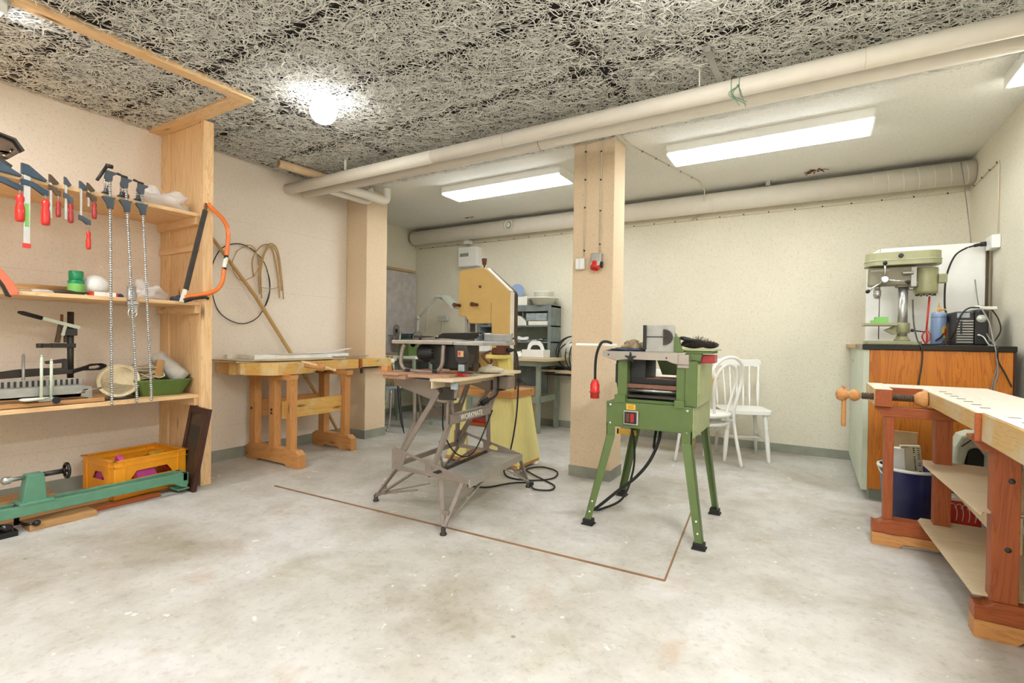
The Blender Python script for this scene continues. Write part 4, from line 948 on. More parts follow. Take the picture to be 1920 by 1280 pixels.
hframe([(.30, .545), (.45, .50), (.585, .455), (.78, .42)])
# jaw supports
for a in (.03, .715):
    m = MB(); m.plate([[(.12, .735), (.20, .70), (.27, .71), (.56, .79), (.575, .835), (.54, .842), (.12, .835), (.10, .80)]], (0, a, 0), (-1, 0, 0), (0, 0, 1), .03); m.build('jaw_support', 'wm_grey', t, .004)
    m = MB(); m.box(-.235, -.13, a-.022, a+.022, .72, .80); m.cyl(wl(a-.03, .22, .775), wl(a+.03, .22, .775), .012, n=10); m.build('clamp_box', 'dark_metal', t, .003)
m = MB(); m.box(-.20, -.075, .655, .775, .735, .825); m.build('gear_housing', 'wm_grey', t, .006)
m = MB(); m.lathe([(.014, 0), (.02, .01), (.016, .05)], (-.07, .80, .79), (1, .1, 0), 14); m.bar((-.05, .80, .79), (-.03, .86, .76), .016, .012); m.build('crank', 'dark_metal', t, .001)
m = MB(); m.box(-.21, -.055, -.125, .83, .842, .862); m.box(-.20, -.19, -.125, .83, .80, .842); m.build('front_jaw', 'dusty_top', t, .003)
m = MB(); m.box(-.57, -.40, -.10, .80, .842, .866); m.build('rear_jaw', 'dusty_red_Y', t, .003)
solo_b = lambda name, mb, mat, label, cat, bev=.002: None
def wthing(name, label, cat, a, b, z, group=None):
    p = Matrix.Rotation(WR, 3, 'Z')@Vector(wl(a, b, 0))+Vector(WO)
    q = thing(name, label, cat, (p.x, p.y, z), WR, group, world=False); return q, (-wl(a, b, 0)[0], -a, -z)
def LB(mb, off):   # shift a mesh written in stand coordinates into the thing's own frame
    mb.v = [(x+off[0], y+off[1], z+off[2]) for x, y, z in mb.v]; return mb
def wsolo(name, mb, mat, label, cat, a, b, z, bev=.002, group=None):
    p = Matrix.Rotation(WR, 3, 'Z')@Vector(wl(a, b, 0))+Vector(WO)
    LB(mb, (b, -a, -z)); o = mb.build(name, mat, None, bev); o.location = (p.x, p.y, z); o.rotation_euler = (0, 0, WR)
    return tag(o, label, cat, group)
wsolo('wood_strip', MB().box(-.19, -.165, .02, .42, .80, .835), 'ply_Y', 'pale wooden strip tucked under the front jaw of the folding stand', 'strip', .2, .17, .80)
wsolo('packing_board', MB().plate([[(-.62, -.12), (-.44, -.12), (-.40, -.03), (-.40, .10), (-.62, .10)]], (0, 0, .874), (1, 0, 0), (0, 1, 0), .016), 'dusty_red_Y', 'short reddish board under the left foot of the table saw', 'board', 0, .5, .866)
wsolo('packing_block', MB().box(-.60, -.55, -.08, -.035, .882, .918), 'beech_X', 'small wooden block at the left corner of the folding stand', 'block', -.06, .575, .882)
wsolo('packing_board', MB().plate([[(-.36, -.13), (-.20, -.14), (-.12, -.05), (-.12, .10), (-.36, .10)]], (0, 0, .871), (1, 0, 0), (0, 1, 0), .018), 'dusty_red_Y', 'reddish chamfered board under the right foot of the table saw', 'board', 0, .24, .862)

t, of = wthing('table_saw', 'small grey bench table saw with black blade guard on the folding stand', 'table saw', .2, .28, .88)
def BB(m, name, mat, bev=0): return LB(m, of).build(name, mat, t, bev)
m = MB(); m.box(-.57, -.125, -.02, .44, 1.055, 1.078); BB(m, 'table', 'saw_alu', .004)
m = MB(); m.box(-.122, .075, -.015, .44, 1.053, 1.075); BB(m, 'side_table', 'zinc', .004)
for bl, br, a in ((.50, .21, -.0), (.50, .21, .40)):
    pts = [wl(a, bl-.02, 1.052), wl(a, bl, 1.02), wl(a, bl+.01, .95), wl(a, bl, .915), wl(a, bl-.04, .892), wl(a, br+.06, .886), wl(a, br+.02, .90), wl(a, br-.005, .94), wl(a, br-.01, 1.02), wl(a, br-.015, 1.052)]
    m = MB(); m.tube(sm(pts, 4), .0125, 10); BB(m, 'tube_leg', 'wm_grey')
for bq in (.45, .25):
    m = MB(); m.box(-bq-.018, -bq+.018, -.015, .015, .879, .90); BB(m, 'rubber_foot', 'black_rubber', .002)
m = MB(); m.lathe([(.0, 0), (.03, .002), (.052, .012), (.056, .03), (.056, .12), (.05, .125)], (-.44, .10, 1.0), (1, 0, 0), 24)
for k in range(24):
    a_ = 2*PI*k/24; m.obox((-.35, .10+.057*math.cos(a_), 1.0+.057*math.sin(a_)), (.10, .003, .006), rotm('X', a_))
BB(m, 'motor', 'black')
m = MB(); m.box(-.335, -.13, .06, .30, .93, 1.052); m.box(-.26, -.12, .03, .22, .91, 1.05); BB(m, 'saw_body', 'black', .006)
m = MB(); m.plate([[(-.115, 1.052), (-.03, 1.052), (-.015, 1.0), (-.02, .96), (-.05, .945), (-.09, .945), (-.105, .98)]], (0, .02, 0), (1, 0, 0), (0, 0, 1), .07); m.box(-.095, -.04, .0, .03, .885, .95); BB(m, 'switch_housing', 'dark_metal', .004)
m = MB(); m.box(-.088, -.048, -.0175, -.0155, .985, 1.02); BB(m, 'switch_plate', 'card', .001)
m = MB(); m.box(-.082, -.068, -.0195, -.017, .992, 1.014); BB(m, 'red_button', 'red_label')
m = MB(); m.box(-.092, -.05, -.0015, -.0005, .90, .94); BB(m, 'data_plate', 'galv')
m = MB(); m.plate([[(-.36, 1.098), (-.30, 1.125), (-.10, 1.132), (-.005, 1.135), (-.06, 1.092), (-.13, 1.084), (-.30, 1.092), (-.36, 1.088)]], (0, .16, 0), (1, 0, 0), (0, 0, 1), .03); BB(m, 'blade_guard', 'black_gloss', .004)
m = MB(); m.cyl((-.335, .14, 1.104), (-.335, .15, 1.104), .006, n=10); m.cyl((-.03, .14, 1.118), (-.03, .15, 1.118), .004, n=10); BB(m, 'guard_bolt', 'chrome')
m = MB(); m.box(-.33, -.15, .157, .163, 1.06, 1.10); BB(m, 'saw_blade', 'steel')
m = MB(); m.box(-.10, .09, .33, .37, 1.076, 1.122); BB(m, 'rip_fence', 'zinc', .003)
m = MB(); m.plate([[(-.57, 1.09), (-.42, 1.098), (-.42, 1.104), (-.57, 1.108)]], (0, .22, 0), (1, 0, 0), (0, 0, 1), .02); m.box(-.53, -.52, .21, .23, 1.078, 1.095); BB(m, 'mitre_bar', 'dark_metal', .001)
m = MB(); m.box(-.33, -.15, .28, .36, .88, 1.05); BB(m, 'rear_panel', 'cast_brown', .004)
wsolo('push_block', MB().plate([[(-.16, .8635), (-.08, .8635), (-.09, .888), (-.14, .888)]], (0, .07, 0), (1, 0, 0), (0, 0, 1), .05), 'red_plastic', 'red plastic clamp block beside the table saw switch on the front jaw', 'block', .07, .12, .8635, .003, )
wsolo('push_block', MB().plate([[(-.47, .867), (-.40, .867), (-.405, .888), (-.45, .892)]], (0, .16, 0), (1, 0, 0), (0, 0, 1), .05), 'red_plastic', 'red plastic clamp block seen behind the left tube leg of the table saw', 'block', .16, .43, .867, .003)
wsolo('blue_tape', MB().box(-.085, -.045, -.095, -.075, .80, .838), 'galv', 'pale blue scrap wrapped under the front corner of the stand jaw', 'tape', -.08, .06, .80)
q, of2 = wthing('sanding_pad', 'grubby shot bag lying on the front jaw of the folding stand', 'bag', .42, .115, .863)
rr = random.Random(4); m = MB(); vs = []; n1 = 20
m.lathe([(0, 0), (.05, .002), (.072, .014), (.07, .028), (.045, .038), (.022, .046), (.012, .058), (0, .062)], (-.105, .43, .8635), n=22, sx=1.35)
LB(m, of2).build('bag', 'sack', q)
m = MB(); m.cyl((-.105, .43, .91), (-.09, .42, .945), .006, n=8); m.ball((-.085, .415, .948), .012, 8); m.box(-.125, -.08, .425, .435, .905, .918); LB(m, of2).build('tie', 'rust', q)
# saw cable hanging to the floor behind
def wp(a, b, z):
    p = Matrix.Rotation(WR, 3, 'Z')@Vector(wl(a, b, 0))+Vector(WO); return (p.x, p.y, z)
solo('power_cable', MB().tube(sm([wp(.66, .17, .865), wp(.64, .15, .80), wp(.63, .15, .70), wp(.60, .20, .66)], 6), .007, 8).cyl(wp(.60, .20, .665), wp(.56, .24, .63), .02, n=12).cyl(wp(.56, .24, .63), wp(.55, .26, .62), .006, n=8), 'black_rubber', 'black cord ending in a plug hanging beneath the stand gear housing', 'cord', wp(.62, .16, .62))
solo('power_cable', MB().tube(sm([wp(.3, .40, .86), wp(.31, .395, .65), wp(.32, .39, .45), wp(.42, .34, .29), wp(.55, .28, .30), wp(.66, .2, .58)], 8), .005, 8), 'black_rubber', 'thin black cord looping down through the folding stand', 'cord', wp(.32, .39, .3))

# ------------------------------------------------------------------ bandsaw
t = thing('bandsaw', 'tall tan bandsaw with clipped upper corner on a yellow plywood stand', 'bandsaw', (-2.4, 3.7, 0))
def bs(x, y):   # front-face coordinates from picture proportions at y = 3.6
    return (x, y)
FA = [(-2.735, 1.675), (-2.71, 1.70), (-2.475, 1.712), (-2.44, 1.70), (-2.255, 1.49), (-2.132, 1.39+.0), (-2.132, 1.39), (-2.132, .60), (-2.62, .60), (-2.62, .92), (-2.575, .98), (-2.36, .98), (-2.36, 1.195), (-2.375, 1.205), (-2.60, 1.205), (-2.64, 1.265), (-2.735, 1.28)]
FA = [(-2.735, 1.67), (-2.705, 1.70), (-2.46, 1.712), (-2.44, 1.697), (-2.205, 1.50), (-2.192, 1.475), (-2.192, .60), (-2.62, .60), (-2.62, .92), (-2.58, .975), (-2.375, .975), (-2.375, 1.222), (-2.60, 1.222), (-2.655, 1.285), (-2.735, 1.29)]
MB().plate([FA], (0, 3.68, 0), (1, 0, 0), (0, 0, 1), .12).build('frame', 'cast_brown', t, .01)
MB().plate([FA], (0, 3.613, 0), (1, 0, 0), (0, 0, 1), .022).build('door', 'band_tan', t, .006)
FB = [(x*1.0+(-.000), z) for x, z in FA]
sh = MB(); sh.bar((-2.44, 3.635, 1.703), (-2.195, 3.635, 1.497), .05, .010); sh.box(-2.196, -2.184, 3.61, 3.66, .62, 1.49); sh.build('edge_band', 'band_side', t, .002)
MB().box(-2.383, -2.381, 3.6005, 3.602, .98, 1.40).build('door_seam', 'cast_brown', t)
for x, z in ((-2.72, 1.385), (-2.53, 1.387)):
    MB().lathe([(.014, 0), (.013, .05), (.018, .055), (.02, .085), (.016, .09)], (x, 3.602, z), (0, -1, 0), 18).build('knob', 'rubber_brown', t)
MB().lathe([(.007, 0), (.007, .03), (.018, .035), (.024, .085), (.02, .09)], (-2.50, 3.66, 1.71), (0, 0, 1), 16).build('tension_knob', 'rubber_brown', t)
MB().lathe([(.012, 0), (.012, .008), (.004, .01)], (-2.50, 3.602, 1.545), (0, -1, 0), 12).build('screw', 'cast_brown', t)
b = MB(); b.box(-2.69, -2.665, 3.64, 3.67, 1.06, 1.29); b.box(-2.655, -2.635, 3.64, 3.66, 1.03, 1.29); b.build('blade_guide', 'zinc', t, .002)
b = MB(); b.box(-2.63, -2.60, 3.65, 3.68, 1.10, 1.28); b.box(-2.665, -2.60, 3.63, 3.67, 1.05, 1.085); b.build('guide_block', 'dark_metal', t, .003)
MB().box(-2.652, -2.649, 3.655, 3.67, .93, 1.10).build('blade', 'steel', t)
b = MB(); b.box(-2.82, -2.40, 3.35, 3.75, .955, .98); b.build('saw_table', 'zinc', t, .003)
b = MB(); b.box(-2.34, -2.165, 3.46, 3.60, .925, .958); b.plate([[(-2.28, .925), (-2.16, .925), (-2.13, .80), (-2.13, .66), (-2.19, .64), (-2.21, .74)]], (0, 3.56, 0), (1, 0, 0), (0, 0, 1), .06); b.build('motor_bracket', 'yellow_paint', t, .006)
b = MB(); b.lathe([(.03, 0), (.032, .01), (.032, .08), (.028, .085)], (-2.31, 3.53, .985), (1, 0, 0), 18); b.box(-2.255, -2.17, 3.49, 3.57, .96, 1.035); b.build('switch_box', 'rubber_brown', t, .004)
b = MB(); b.box(-2.215, -2.145, 3.599, 3.6015, 1.065, 1.105); b.build('name_plate', 'off_white', t)
b = MB(); b.box(-2.215, -2.145, 3.5985, 3.600, 1.088, 1.104); b.build('name_plate_band', 'black', t)
b = MB(); b.plate([[(-2.20, 1.115), (-2.155, 1.115), (-2.165, 1.14), (-2.178, 1.122), (-2.19, 1.135)]], (0, 3.6, 0), (1, 0, 0), (0, 0, 1), .003); b.build('emblem', 'dark_metal', t)
b = MB(); b.lathe([(.05, 0), (.05, .006)], (-2.53, 3.60, .84), (0, -1, 0), 24); b.build('lower_hub', 'dark_metal', t)
# plywood stand
def trap(x, name):
    MB().plate([[(-.0, 0), (.30, 0), (.25, .592), (.05, .592)]], (x, 3.44, 0), (0, 1, 0), (0, 0, 1), .018).build(name, 'ply_yellow', t, .002)
b = MB(); b.add([(-2.36, 3.54, .60), (-2.115, 3.54, .60), (-2.055, 3.54, .02), (-2.33, 3.54, .02), (-2.36, 3.565, .60), (-2.115, 3.565, .60), (-2.055, 3.565, .02), (-2.33, 3.565, .02)], [(0, 1, 2, 3), (7, 6, 5, 4), (0, 4, 5, 1), (1, 5, 6, 2), (2, 6, 7, 3), (3, 7, 4, 0)]); b.build('stand_side', 'ply_yellow', t, .002)
b = MB(); b.add([(-2.72, 3.54, .56), (-2.60, 3.54, .56), (-2.58, 3.54, .02), (-2.80, 3.54, .02), (-2.72, 3.565, .56), (-2.60, 3.565, .56), (-2.58, 3.565, .02), (-2.80, 3.565, .02)], [(0, 1, 2, 3), (7, 6, 5, 4), (0, 4, 5, 1), (1, 5, 6, 2), (2, 6, 7, 3), (3, 7, 4, 0)]); b.build('stand_side', 'ply_yellow', t, .002)
b = MB(); b.add([(-2.12, 3.54, .60), (-2.12, 3.86, .60), (-2.06, 3.94, .02), (-2.06, 3.56, .02), (-2.14, 3.54, .60), (-2.14, 3.86, .60), (-2.08, 3.94, .02), (-2.08, 3.56, .02)], [(0, 1, 2, 3), (7, 6, 5, 4), (0, 4, 5, 1), (1, 5, 6, 2), (2, 6, 7, 3), (3, 7, 4, 0)]); b.build('stand_side', 'ply_yellow', t, .002)
b = MB(); b.box(-2.74, -2.10, 3.50, 3.88, .60, .66); b.build('stand_top', 'beech_X', t, .004)
b = MB(); b.box(-2.62, -2.33, 3.55, 3.85, .33, .365); b.build('stand_shelf', 'brown_X', t, .003)
b = MB(); b.box(-2.80, -2.06, 3.52, 3.92, .02, .045); b.build('stand_bottom', 'beech_X', t, .002)
for x, y in ((-2.10, 3.50), (-2.07, 3.88), (-2.77, 3.50)):
    b = MB(); b.lathe([(.034, 0), (.036, .008), (.03, .018), (.012, .022)], (x, y-.02, .001), n=18); b.build('caster', 'off_white', t)
solo('red_book', MB().box(-2.56, -2.34, 3.56, 3.80, .367, .392), 'dark_red', 'dark red flat box lying on the shelf of the bandsaw stand', 'box', (-2.45, 3.68, .366), bevel=.002)
cord = sm([(-2.13, 3.53, 1.0), (-2.09, 3.52, .995), (-2.05, 3.50, .93), (-2.03, 3.48, .70), (-2.04, 3.47, .45), (-2.08, 3.46, .2), (-2.12, 3.44, .08), (-2.05, 3.35, .012), (-1.85, 3.35, .01), (-1.72, 3.50, .01), (-1.78, 3.70, .01), (-1.95, 3.75, .012), (-2.02, 3.62, .01), (-1.9, 3.50, .016), (-1.75, 3.42, .01), (-1.62, 3.33, .01), (-1.60, 3.22, .01), (-1.70, 3.17, .012), (-1.80, 3.25, .02), (-1.92, 3.20, .012), (-2.02, 3.02, .01), (-2.16, 2.98, .01)], 8)
MB().tube(cord, .0065, 8).build('power_cable', 'black_rubber', t)
b = MB(); b.lathe([(.020, 0), (.022, .012), (.018, .03), (.010, .055)], (-2.165, 3.53, 1.0), (1, 0, 0), 16); b.build('plug', 'black', t)
b = MB(); b.obox((-1.79, 3.27, .017), (.05, .03, .03), rotm('Z', .5)); b.build('coupler', 'black', t, .006)
b = MB(); b.tube(sm([(-2.31, 3.50, .99), (-2.37, 3.46, .96), (-2.36, 3.46, .93), (-2.28, 3.45, .87), (-2.24, 3.47, .82), (-2.22, 3.49, .76)], 6), .0085, 8); b.build('lead', 'rubber_brown', t)

# ------------------------------------------------------------------ green planer-thicknesser
PL = t = thing('planer', 'green planer thicknesser standing on four splayed green sheet metal legs', 'planer', (-.81, 3.1, 0))
def lleg(kx, ky, cx_, cy_, fx, fy):
    """angle-section leg: vertical against the box, then splayed to the floor; sx,sy = outward directions"""
    sx = -1 if fx < -.81 else 1; sy = -1 if fy < 3.1 else 1
    m = MB(); w0, w1 = .052, .04; th = .004
    P0, P1, P2 = Vector((kx, ky, .60)), Vector((kx, ky, .53)), Vector((fx, fy, .03))
    # face towards the room (normal y) and side face (normal x)
    for (A, wa), (B, wb) in (((P0, w0), (P1, w0)), ((P1, w0), (P2, w1))):
        y0, y1 = A.y, B.y
        m.add([A, A-Vector((sx*wa, 0, 0)), B-Vector((sx*wb, 0, 0)), B, A-Vector((0, sy*th, 0)), A-Vector((sx*wa, sy*th, 0)), B-Vector((sx*wb, sy*th, 0)), B-Vector((0, sy*th, 0))],
              [(0, 1, 2, 3), (7, 6, 5, 4), (0, 4, 5, 1), (1, 5, 6, 2), (2, 6, 7, 3), (3, 7, 4, 0)])
        m.add([A, A-Vector((0, sy*wa, 0)), B-Vector((0, sy*wb, 0)), B, A-Vector((sx*th, 0, 0)), A-Vector((sx*th, sy*wa, 0)), B-Vector((sx*th, sy*wb, 0)), B-Vector((sx*th, 0, 0))],
              [(0, 1, 2, 3), (7, 6, 5, 4), (0, 4, 5, 1), (1, 5, 6, 2), (2, 6, 7, 3), (3, 7, 4, 0)])
    m.build('leg', 'green', t)
    m = MB(); m.obox((fx-sx*.02, fy-sy*.018, .018), (.058, .052, .034)); m.box(fx-sx*.02-.036, fx-sx*.02+.036, fy-sy*.018-.034, fy-sy*.018+.034, 0, .008); m.build('rubber_foot', 'black_rubber', t, .004)
    m = MB()
    for f in (.78, .9): q = P1.lerp(P2, f); m.cyl((q.x-sx*.02, q.y-.0035, q.z), (q.x-sx*.02, q.y+.0035, q.z), .005, n=10)
    m.build('bolt_hole', 'off_white', t)
lleg(-1.045, 2.845, 0, 0, -1.145, 2.765); lleg(-.558, 2.845, 0, 0, -.475, 2.755)
lleg(-1.045, 3.395, 0, 0, -1.155, 3.445); lleg(-.558, 3.395, 0, 0, -.495, 3.41)
MB().box(-1.05, -.556, 2.85, 3.39, .585, .733).build('base_box', 'green', t, .004)
b = MB(); b.box(-.557, -.553, 2.86, 3.385, .56, .73); b.build('side_cover', 'green_light', t, .001)
b = MB()
for x, z in ((-1.025, .712), (-.583, .712), (-1.025, .603), (-.583, .592)): b.lathe([(.009, 0), (.009, .003), (.004, .005)], (x, 2.85, z), (0, -1, 0), 12)
for y, z in ((2.89, .69), (2.89, .60), (3.36, .69), (3.36, .60)): b.lathe([(.006, 0), (.006, .003)], (-.553, y, z), (1, 0, 0), 10)
b.build('bolt', 'chrome', t)
b = MB(); b.box(-.94, -.852, 2.836, 2.85, .606, .688); b.build('switch_frame', 'steel', t, .003)
b = MB(); b.box(-.933, -.862, 2.833, 2.838, .613, .681); b.build('switch_box', 'black', t, .001)
b = MB(); b.box(-.922, -.902, 2.828, 2.834, .622, .672); b.build('switch_button', 'rubber_brown', t, .002)
b = MB(); b.box(-.898, -.874, 2.828, 2.834, .622, .672); b.build('switch_button', 'dark_red', t, .002)
b = MB(); b.box(-.927, -.873, 2.8485, 2.85, .692, .724); b.build('yellow_label', 'yellow_sticker', t)
b = MB(); 
for k in range(3): b.box(-.918, -.884, 2.8478, 2.8486, .699+.008*k, .7015+.008*k)
b.build('label_lines', 'rust', t)
# upper carcass
b = MB(); b.box(-.99, -.932, 2.87, 3.02, .733, 1.0); b.box(-.99, -.932, 3.18, 3.34, .733, 1.0); b.build('left_column', 'green', t, .003)
b = MB(); b.box(-.65, -.603, 2.87, 3.02, .733, .985); b.build('right_column', 'green', t, .003)
b = MB(); b.box(-.603, -.538, 2.865, 3.33, .733, .985); b.build('gear_cover', 'green', t, .004)
b = MB(); b.box(-.5385, -.535, 2.875, 3.325, .735, .97); b.box(-.536, -.53, 2.90, 2.93, .80, .96); b.build('gear_side', 'green_light', t, .001)
MB().box(-1.0, -.935, 2.845, 2.875, .728, .775).build('column_foot', 'green', t, .003)
MB().box(-.655, -.60, 2.845, 2.875, .722, .765).build('column_foot', 'green', t, .003)
MB().box(-.932, -.65, 2.875, 3.20, .733, .752).build('bed_apron', 'green', t, .002)
MB().box(-.932, -.65, 2.86, 3.24, .765, .779).build('thicknesser_bed', 'dark_metal', t, .001)
b = MB(); b.cyl((-.932, 2.90, .805), (-.65, 2.90, .805), .012, n=16); b.box(-.932, -.65, 2.93, 3.1, .79, .80); b.build('feed_roller', 'steel', t)
b = MB(); b.box(-.932, -.65, 2.875, 2.90, .818, .842); b.build('front_bar', 'copper', t, .002)
b = MB(); b.box(-.932, -.65, 2.93, 3.15, .838, .872); b.box(-.932, -.84, 2.93, 3.16, .87, .99); b.build('cutter_housing', 'black', t, .004)
MB().box(-.84, -.65, 2.93, 3.1, .872, .876).build('chip_plate', 'copper', t)
b = MB(); b.plate([[(-.80, .885), (-.65, .885), (-.65, .99), (-.84, .99)]], (0, 3.16, 0), (1, 0, 0), (0, 0, 1), .02); b.build('chip_hood', 'green', t, .002)
b = MB(); b.box(-1.018, -1.0, 2.91, 3.0, .84, .955); b.lathe([(.045, 0), (.045, .012)], (-1.0, 2.96, .90), (-1, 0, 0), 18); b.build('side_wheel', 'black', t, .003)
# tables
b = MB(); b.plate([[(-1.078, 1.03), (-.638, 1.03), (-.638, .965), (-.67, .972), (-.70, .985), (-.93, .985), (-1.0, .975), (-1.078, 1.0)]], (0, 2.853, 0), (1, 0, 0), (0, 0, 1), .016); b.box(-1.078, -.60, 2.85, 3.07, 1.018, 1.032); b.build('infeed_table', 'saw_alu', t, .003)
b = MB(); b.plate([[(2.85, 1.02), (3.05, 1.02), (3.05, .99), (2.93, .945), (2.85, .965)]], (-.61, 0, 0), (0, 1, 0), (0, 0, 1), .06); b.box(-.645, -.58, 2.86, 2.93, .945, .985); b.build('table_bracket', 'saw_alu', t, .004)
MB().box(-1.06, -.60, 3.11, 3.50, 1.016, 1.03).build('outfeed_table', 'zinc', t, .002)
b = MB()
for k in range(5):
    a_ = 2*PI*k/5+.3; b.bar((-.905, 2.842, .995), (-.905+.034*math.cos(a_), 2.838, .995+.034*math.sin(a_)), .016, .012, up=(0, 1, 0), w2=.006)
b.cyl((-.905, 2.83, .995), (-.905, 2.855, .995), .014, n=12); b.build('star_knob', 'black', t, .002)
b = MB(); b.cyl((-1.04, 2.843, 1.01), (-1.04, 2.846, 1.01), .005, n=10); b.cyl((-.70, 2.843, 1.0), (-.70, 2.846, 1.0), .005, n=10); b.build('screw_hole', 'black', t)
# fence
b = MB(); b.box(-.828, -.665, 2.875, 2.885, 1.033, 1.185); b.build('fence_plate', 'zinc', t, .001)
b = MB(); b.box(-.84, -.822, 2.862, 2.876, 1.045, 1.185); b.build('fence_edge', 'black', t, .001)
b = MB(); b.box(-.822, -.73, 2.869, 2.875, 1.116, 1.121); b.build('fence_slot', 'black', t)
b = MB(); pts_ = [(-.725+.0, 1.085)]+[(-.725+.052*math.cos(a_), 1.117+.045*math.sin(a_)) for a_ in [-PI/2+PI*k/10 for k in range(11)]]+[(-.725, 1.162)]; b.plate([pts_], (0, 2.866, 0), (1, 0, 0), (0, 0, 1), .008); b.lathe([(.007, 0), (.006, .006)], (-.712, 2.86, 1.118), (0, -1, 0), 10); b.build('fence_quadrant', 'dark_metal', t, .001)
b = MB(); b.plate([[(-.66, 1.033), (-.612, 1.033), (-.655, 1.14), (-.66, 1.14)]], (0, 2.87, 0), (1, 0, 0), (0, 0, 1), .012); b.box(-.665, -.658, 2.86, 3.0, 1.033, 1.12); b.build('fence_bracket', 'green', t, .002)
b = MB(); b.box(-.66, -.47, 2.90, 3.10, 1.028, 1.045); b.plate([[(-.66, 1.028), (-.52, 1.028), (-.53, .985), (-.62, .995)]], (0, 2.92, 0), (1, 0, 0), (0, 0, 1), .03); b.build('guard_arm', 'green', t, .003)
b = MB(); b.box(-.66, -.455, 2.89, 3.13, 1.044, 1.052); b.build('guard_tray', 'green_light', t, .001)
b = MB(); b.box(-.532, -.46, 2.93, 3.03, .975, 1.022); b.build('red_cap', 'dark_red', t, .004)
b = MB(); b.box(-.5345, -.531, 2.945, 2.955, .97, 1.03); b.build('red_cap_strap', 'off_white', t)
b = MB(); b.bar((-1.30, 2.96, 1.066), (-1.03, 2.96, 1.066), .012, .014); b.build('fence_rod', 'white_paint', t, .002)
b = MB(); b.bar((-1.345, 3.25, 1.066), (-1.30, 2.96, 1.066), .012, .014)
# things on it
crumple('work_gloves', 'glove', 'stained work glove bundle heaped on the planer table', 'gloves', (-.935, 2.97, 1.048), (.05, .045, .028), 11, 8, 26)
crumple('work_gloves', 'glove', 'second stained glove lying close to the planer fence', 'gloves', (-.86, 2.96, 1.046), (.04, .05, .022), 12, 8, 26)
m = MB(); n1 = 18; vs = []; rr = random.Random(8)
crumple('blue_cloth', 'cloth_blue', 'folded dark blue cloth lying under the gloves on the planer table', 'cloth', (-.95, 2.95, 1.032), (.11, .085, .012), 13, 4, 28)
t = thing('hand_brush', 'shaggy dark hand brush with black stub handle on the planer guard tray', 'brush', (-.565, 3.0, 1.053))
b = MB(); b.ball((-.585, 3.0, 1.082), .045, 16, (1.5, .8, .62)); b.ball((-.50, 3.01, 1.076), .038, 14, (1.3, .9, .55)); b.build('brush_body', 'fur', t)
rr = random.Random(15); b = MB()
for k in range(900):
    a = rr.uniform(0, 2*PI); f = rr.random()**.5; p = Vector((-.56+.10*f*math.cos(a), 3.0+.055*f*math.sin(a), 1.064+rr.random()*.055*(1.25-f)))
    d = Vector((rr.uniform(-.6, 1), rr.uniform(-1, .6), rr.uniform(-.2, .9))).normalized(); b.bar(p, p+d*rr.uniform(.012, .028), .0016, .0016, w2=.0005, h2=.0005)
tag(b.build('bristles', 'fur', t), kind='stuff')
MB().lathe([(.008, 0), (.013, .02), (.012, .05), (.006, .075)], (-.65, 2.95, 1.115), (1, .1, -.2), 12).build('brush_handle', 'black', t)
# cable with red three-phase plug
t = PL
px_, pz = -1.172, .0
MB().tube(sm([(-1.06, 2.96, 1.075), (-1.09, 2.95, 1.086), (-1.12, 2.935, 1.078), (-1.145, 2.93, 1.02), (-1.155, 2.93, .95), (-1.156, 2.93, .85)], 8), .0085, 10).build('power_cable', 'black_rubber', t)
MB().lathe([(.012, 0), (.018, -.004), (.027, -.028), (.029, -.036), (.029, -.075), (.034, -.077), (.034, -.081), (.028, -.083), (.028, -.118), (.024, -.118), (.024, -.09)], (-1.156, 2.93, .851), n=24).build('power_plug', 'red_plastic', t)['label'] = 'red three-phase plug hanging from the planer cable'
MB().lathe([(.0295, -.0755), (.0355, -.077), (.0355, -.081), (.0295, -.0825)], (-1.156, 2.93, .851), n=24, caps=False).build('rubber_ring', 'dark_red', t)
MB().tube(sm([(-.80, 3.05, .585), (-.80, 3.0, .50), (-.79, 2.96, .46), (-.765, 2.95, .50), (-.755, 2.98, .585)], 8), .008, 8).build('power_cable', 'black_rubber', PL)
MB().tube(sm([(-.77, 3.02, .585), (-.775, 3.0, .50), (-.82, 2.98, .38), (-.90, 2.97, .27), (-1.02, 2.95, .16), (-1.13, 2.92, .055), (-1.19, 2.93, .02)], 8), .0095, 10).build('power_cable', 'black_rubber', PL)
MB().tube(sm([(-1.03, 2.98, .98), (-1.035, 3.02, .80), (-1.04, 3.30, .52), (-1.03, 3.35, .38), (-1.02, 3.30, .22), (-1.05, 3.18, .06), (-1.14, 3.05, .012), (-1.18, 3.0, .012)], 8), .0075, 8).build('power_cable', 'black_rubber', PL)
solo('tape_wrap', MB().box(-1.165, -1.03, 3.383, 3.398, .44, .475).box(-1.165, -1.155, 3.383, 3.44, .44, .475), 'yellow_sticker', 'yellow tape wrapped round the rear left leg of the planer', 'tape', (-1.1, 3.39, .44))

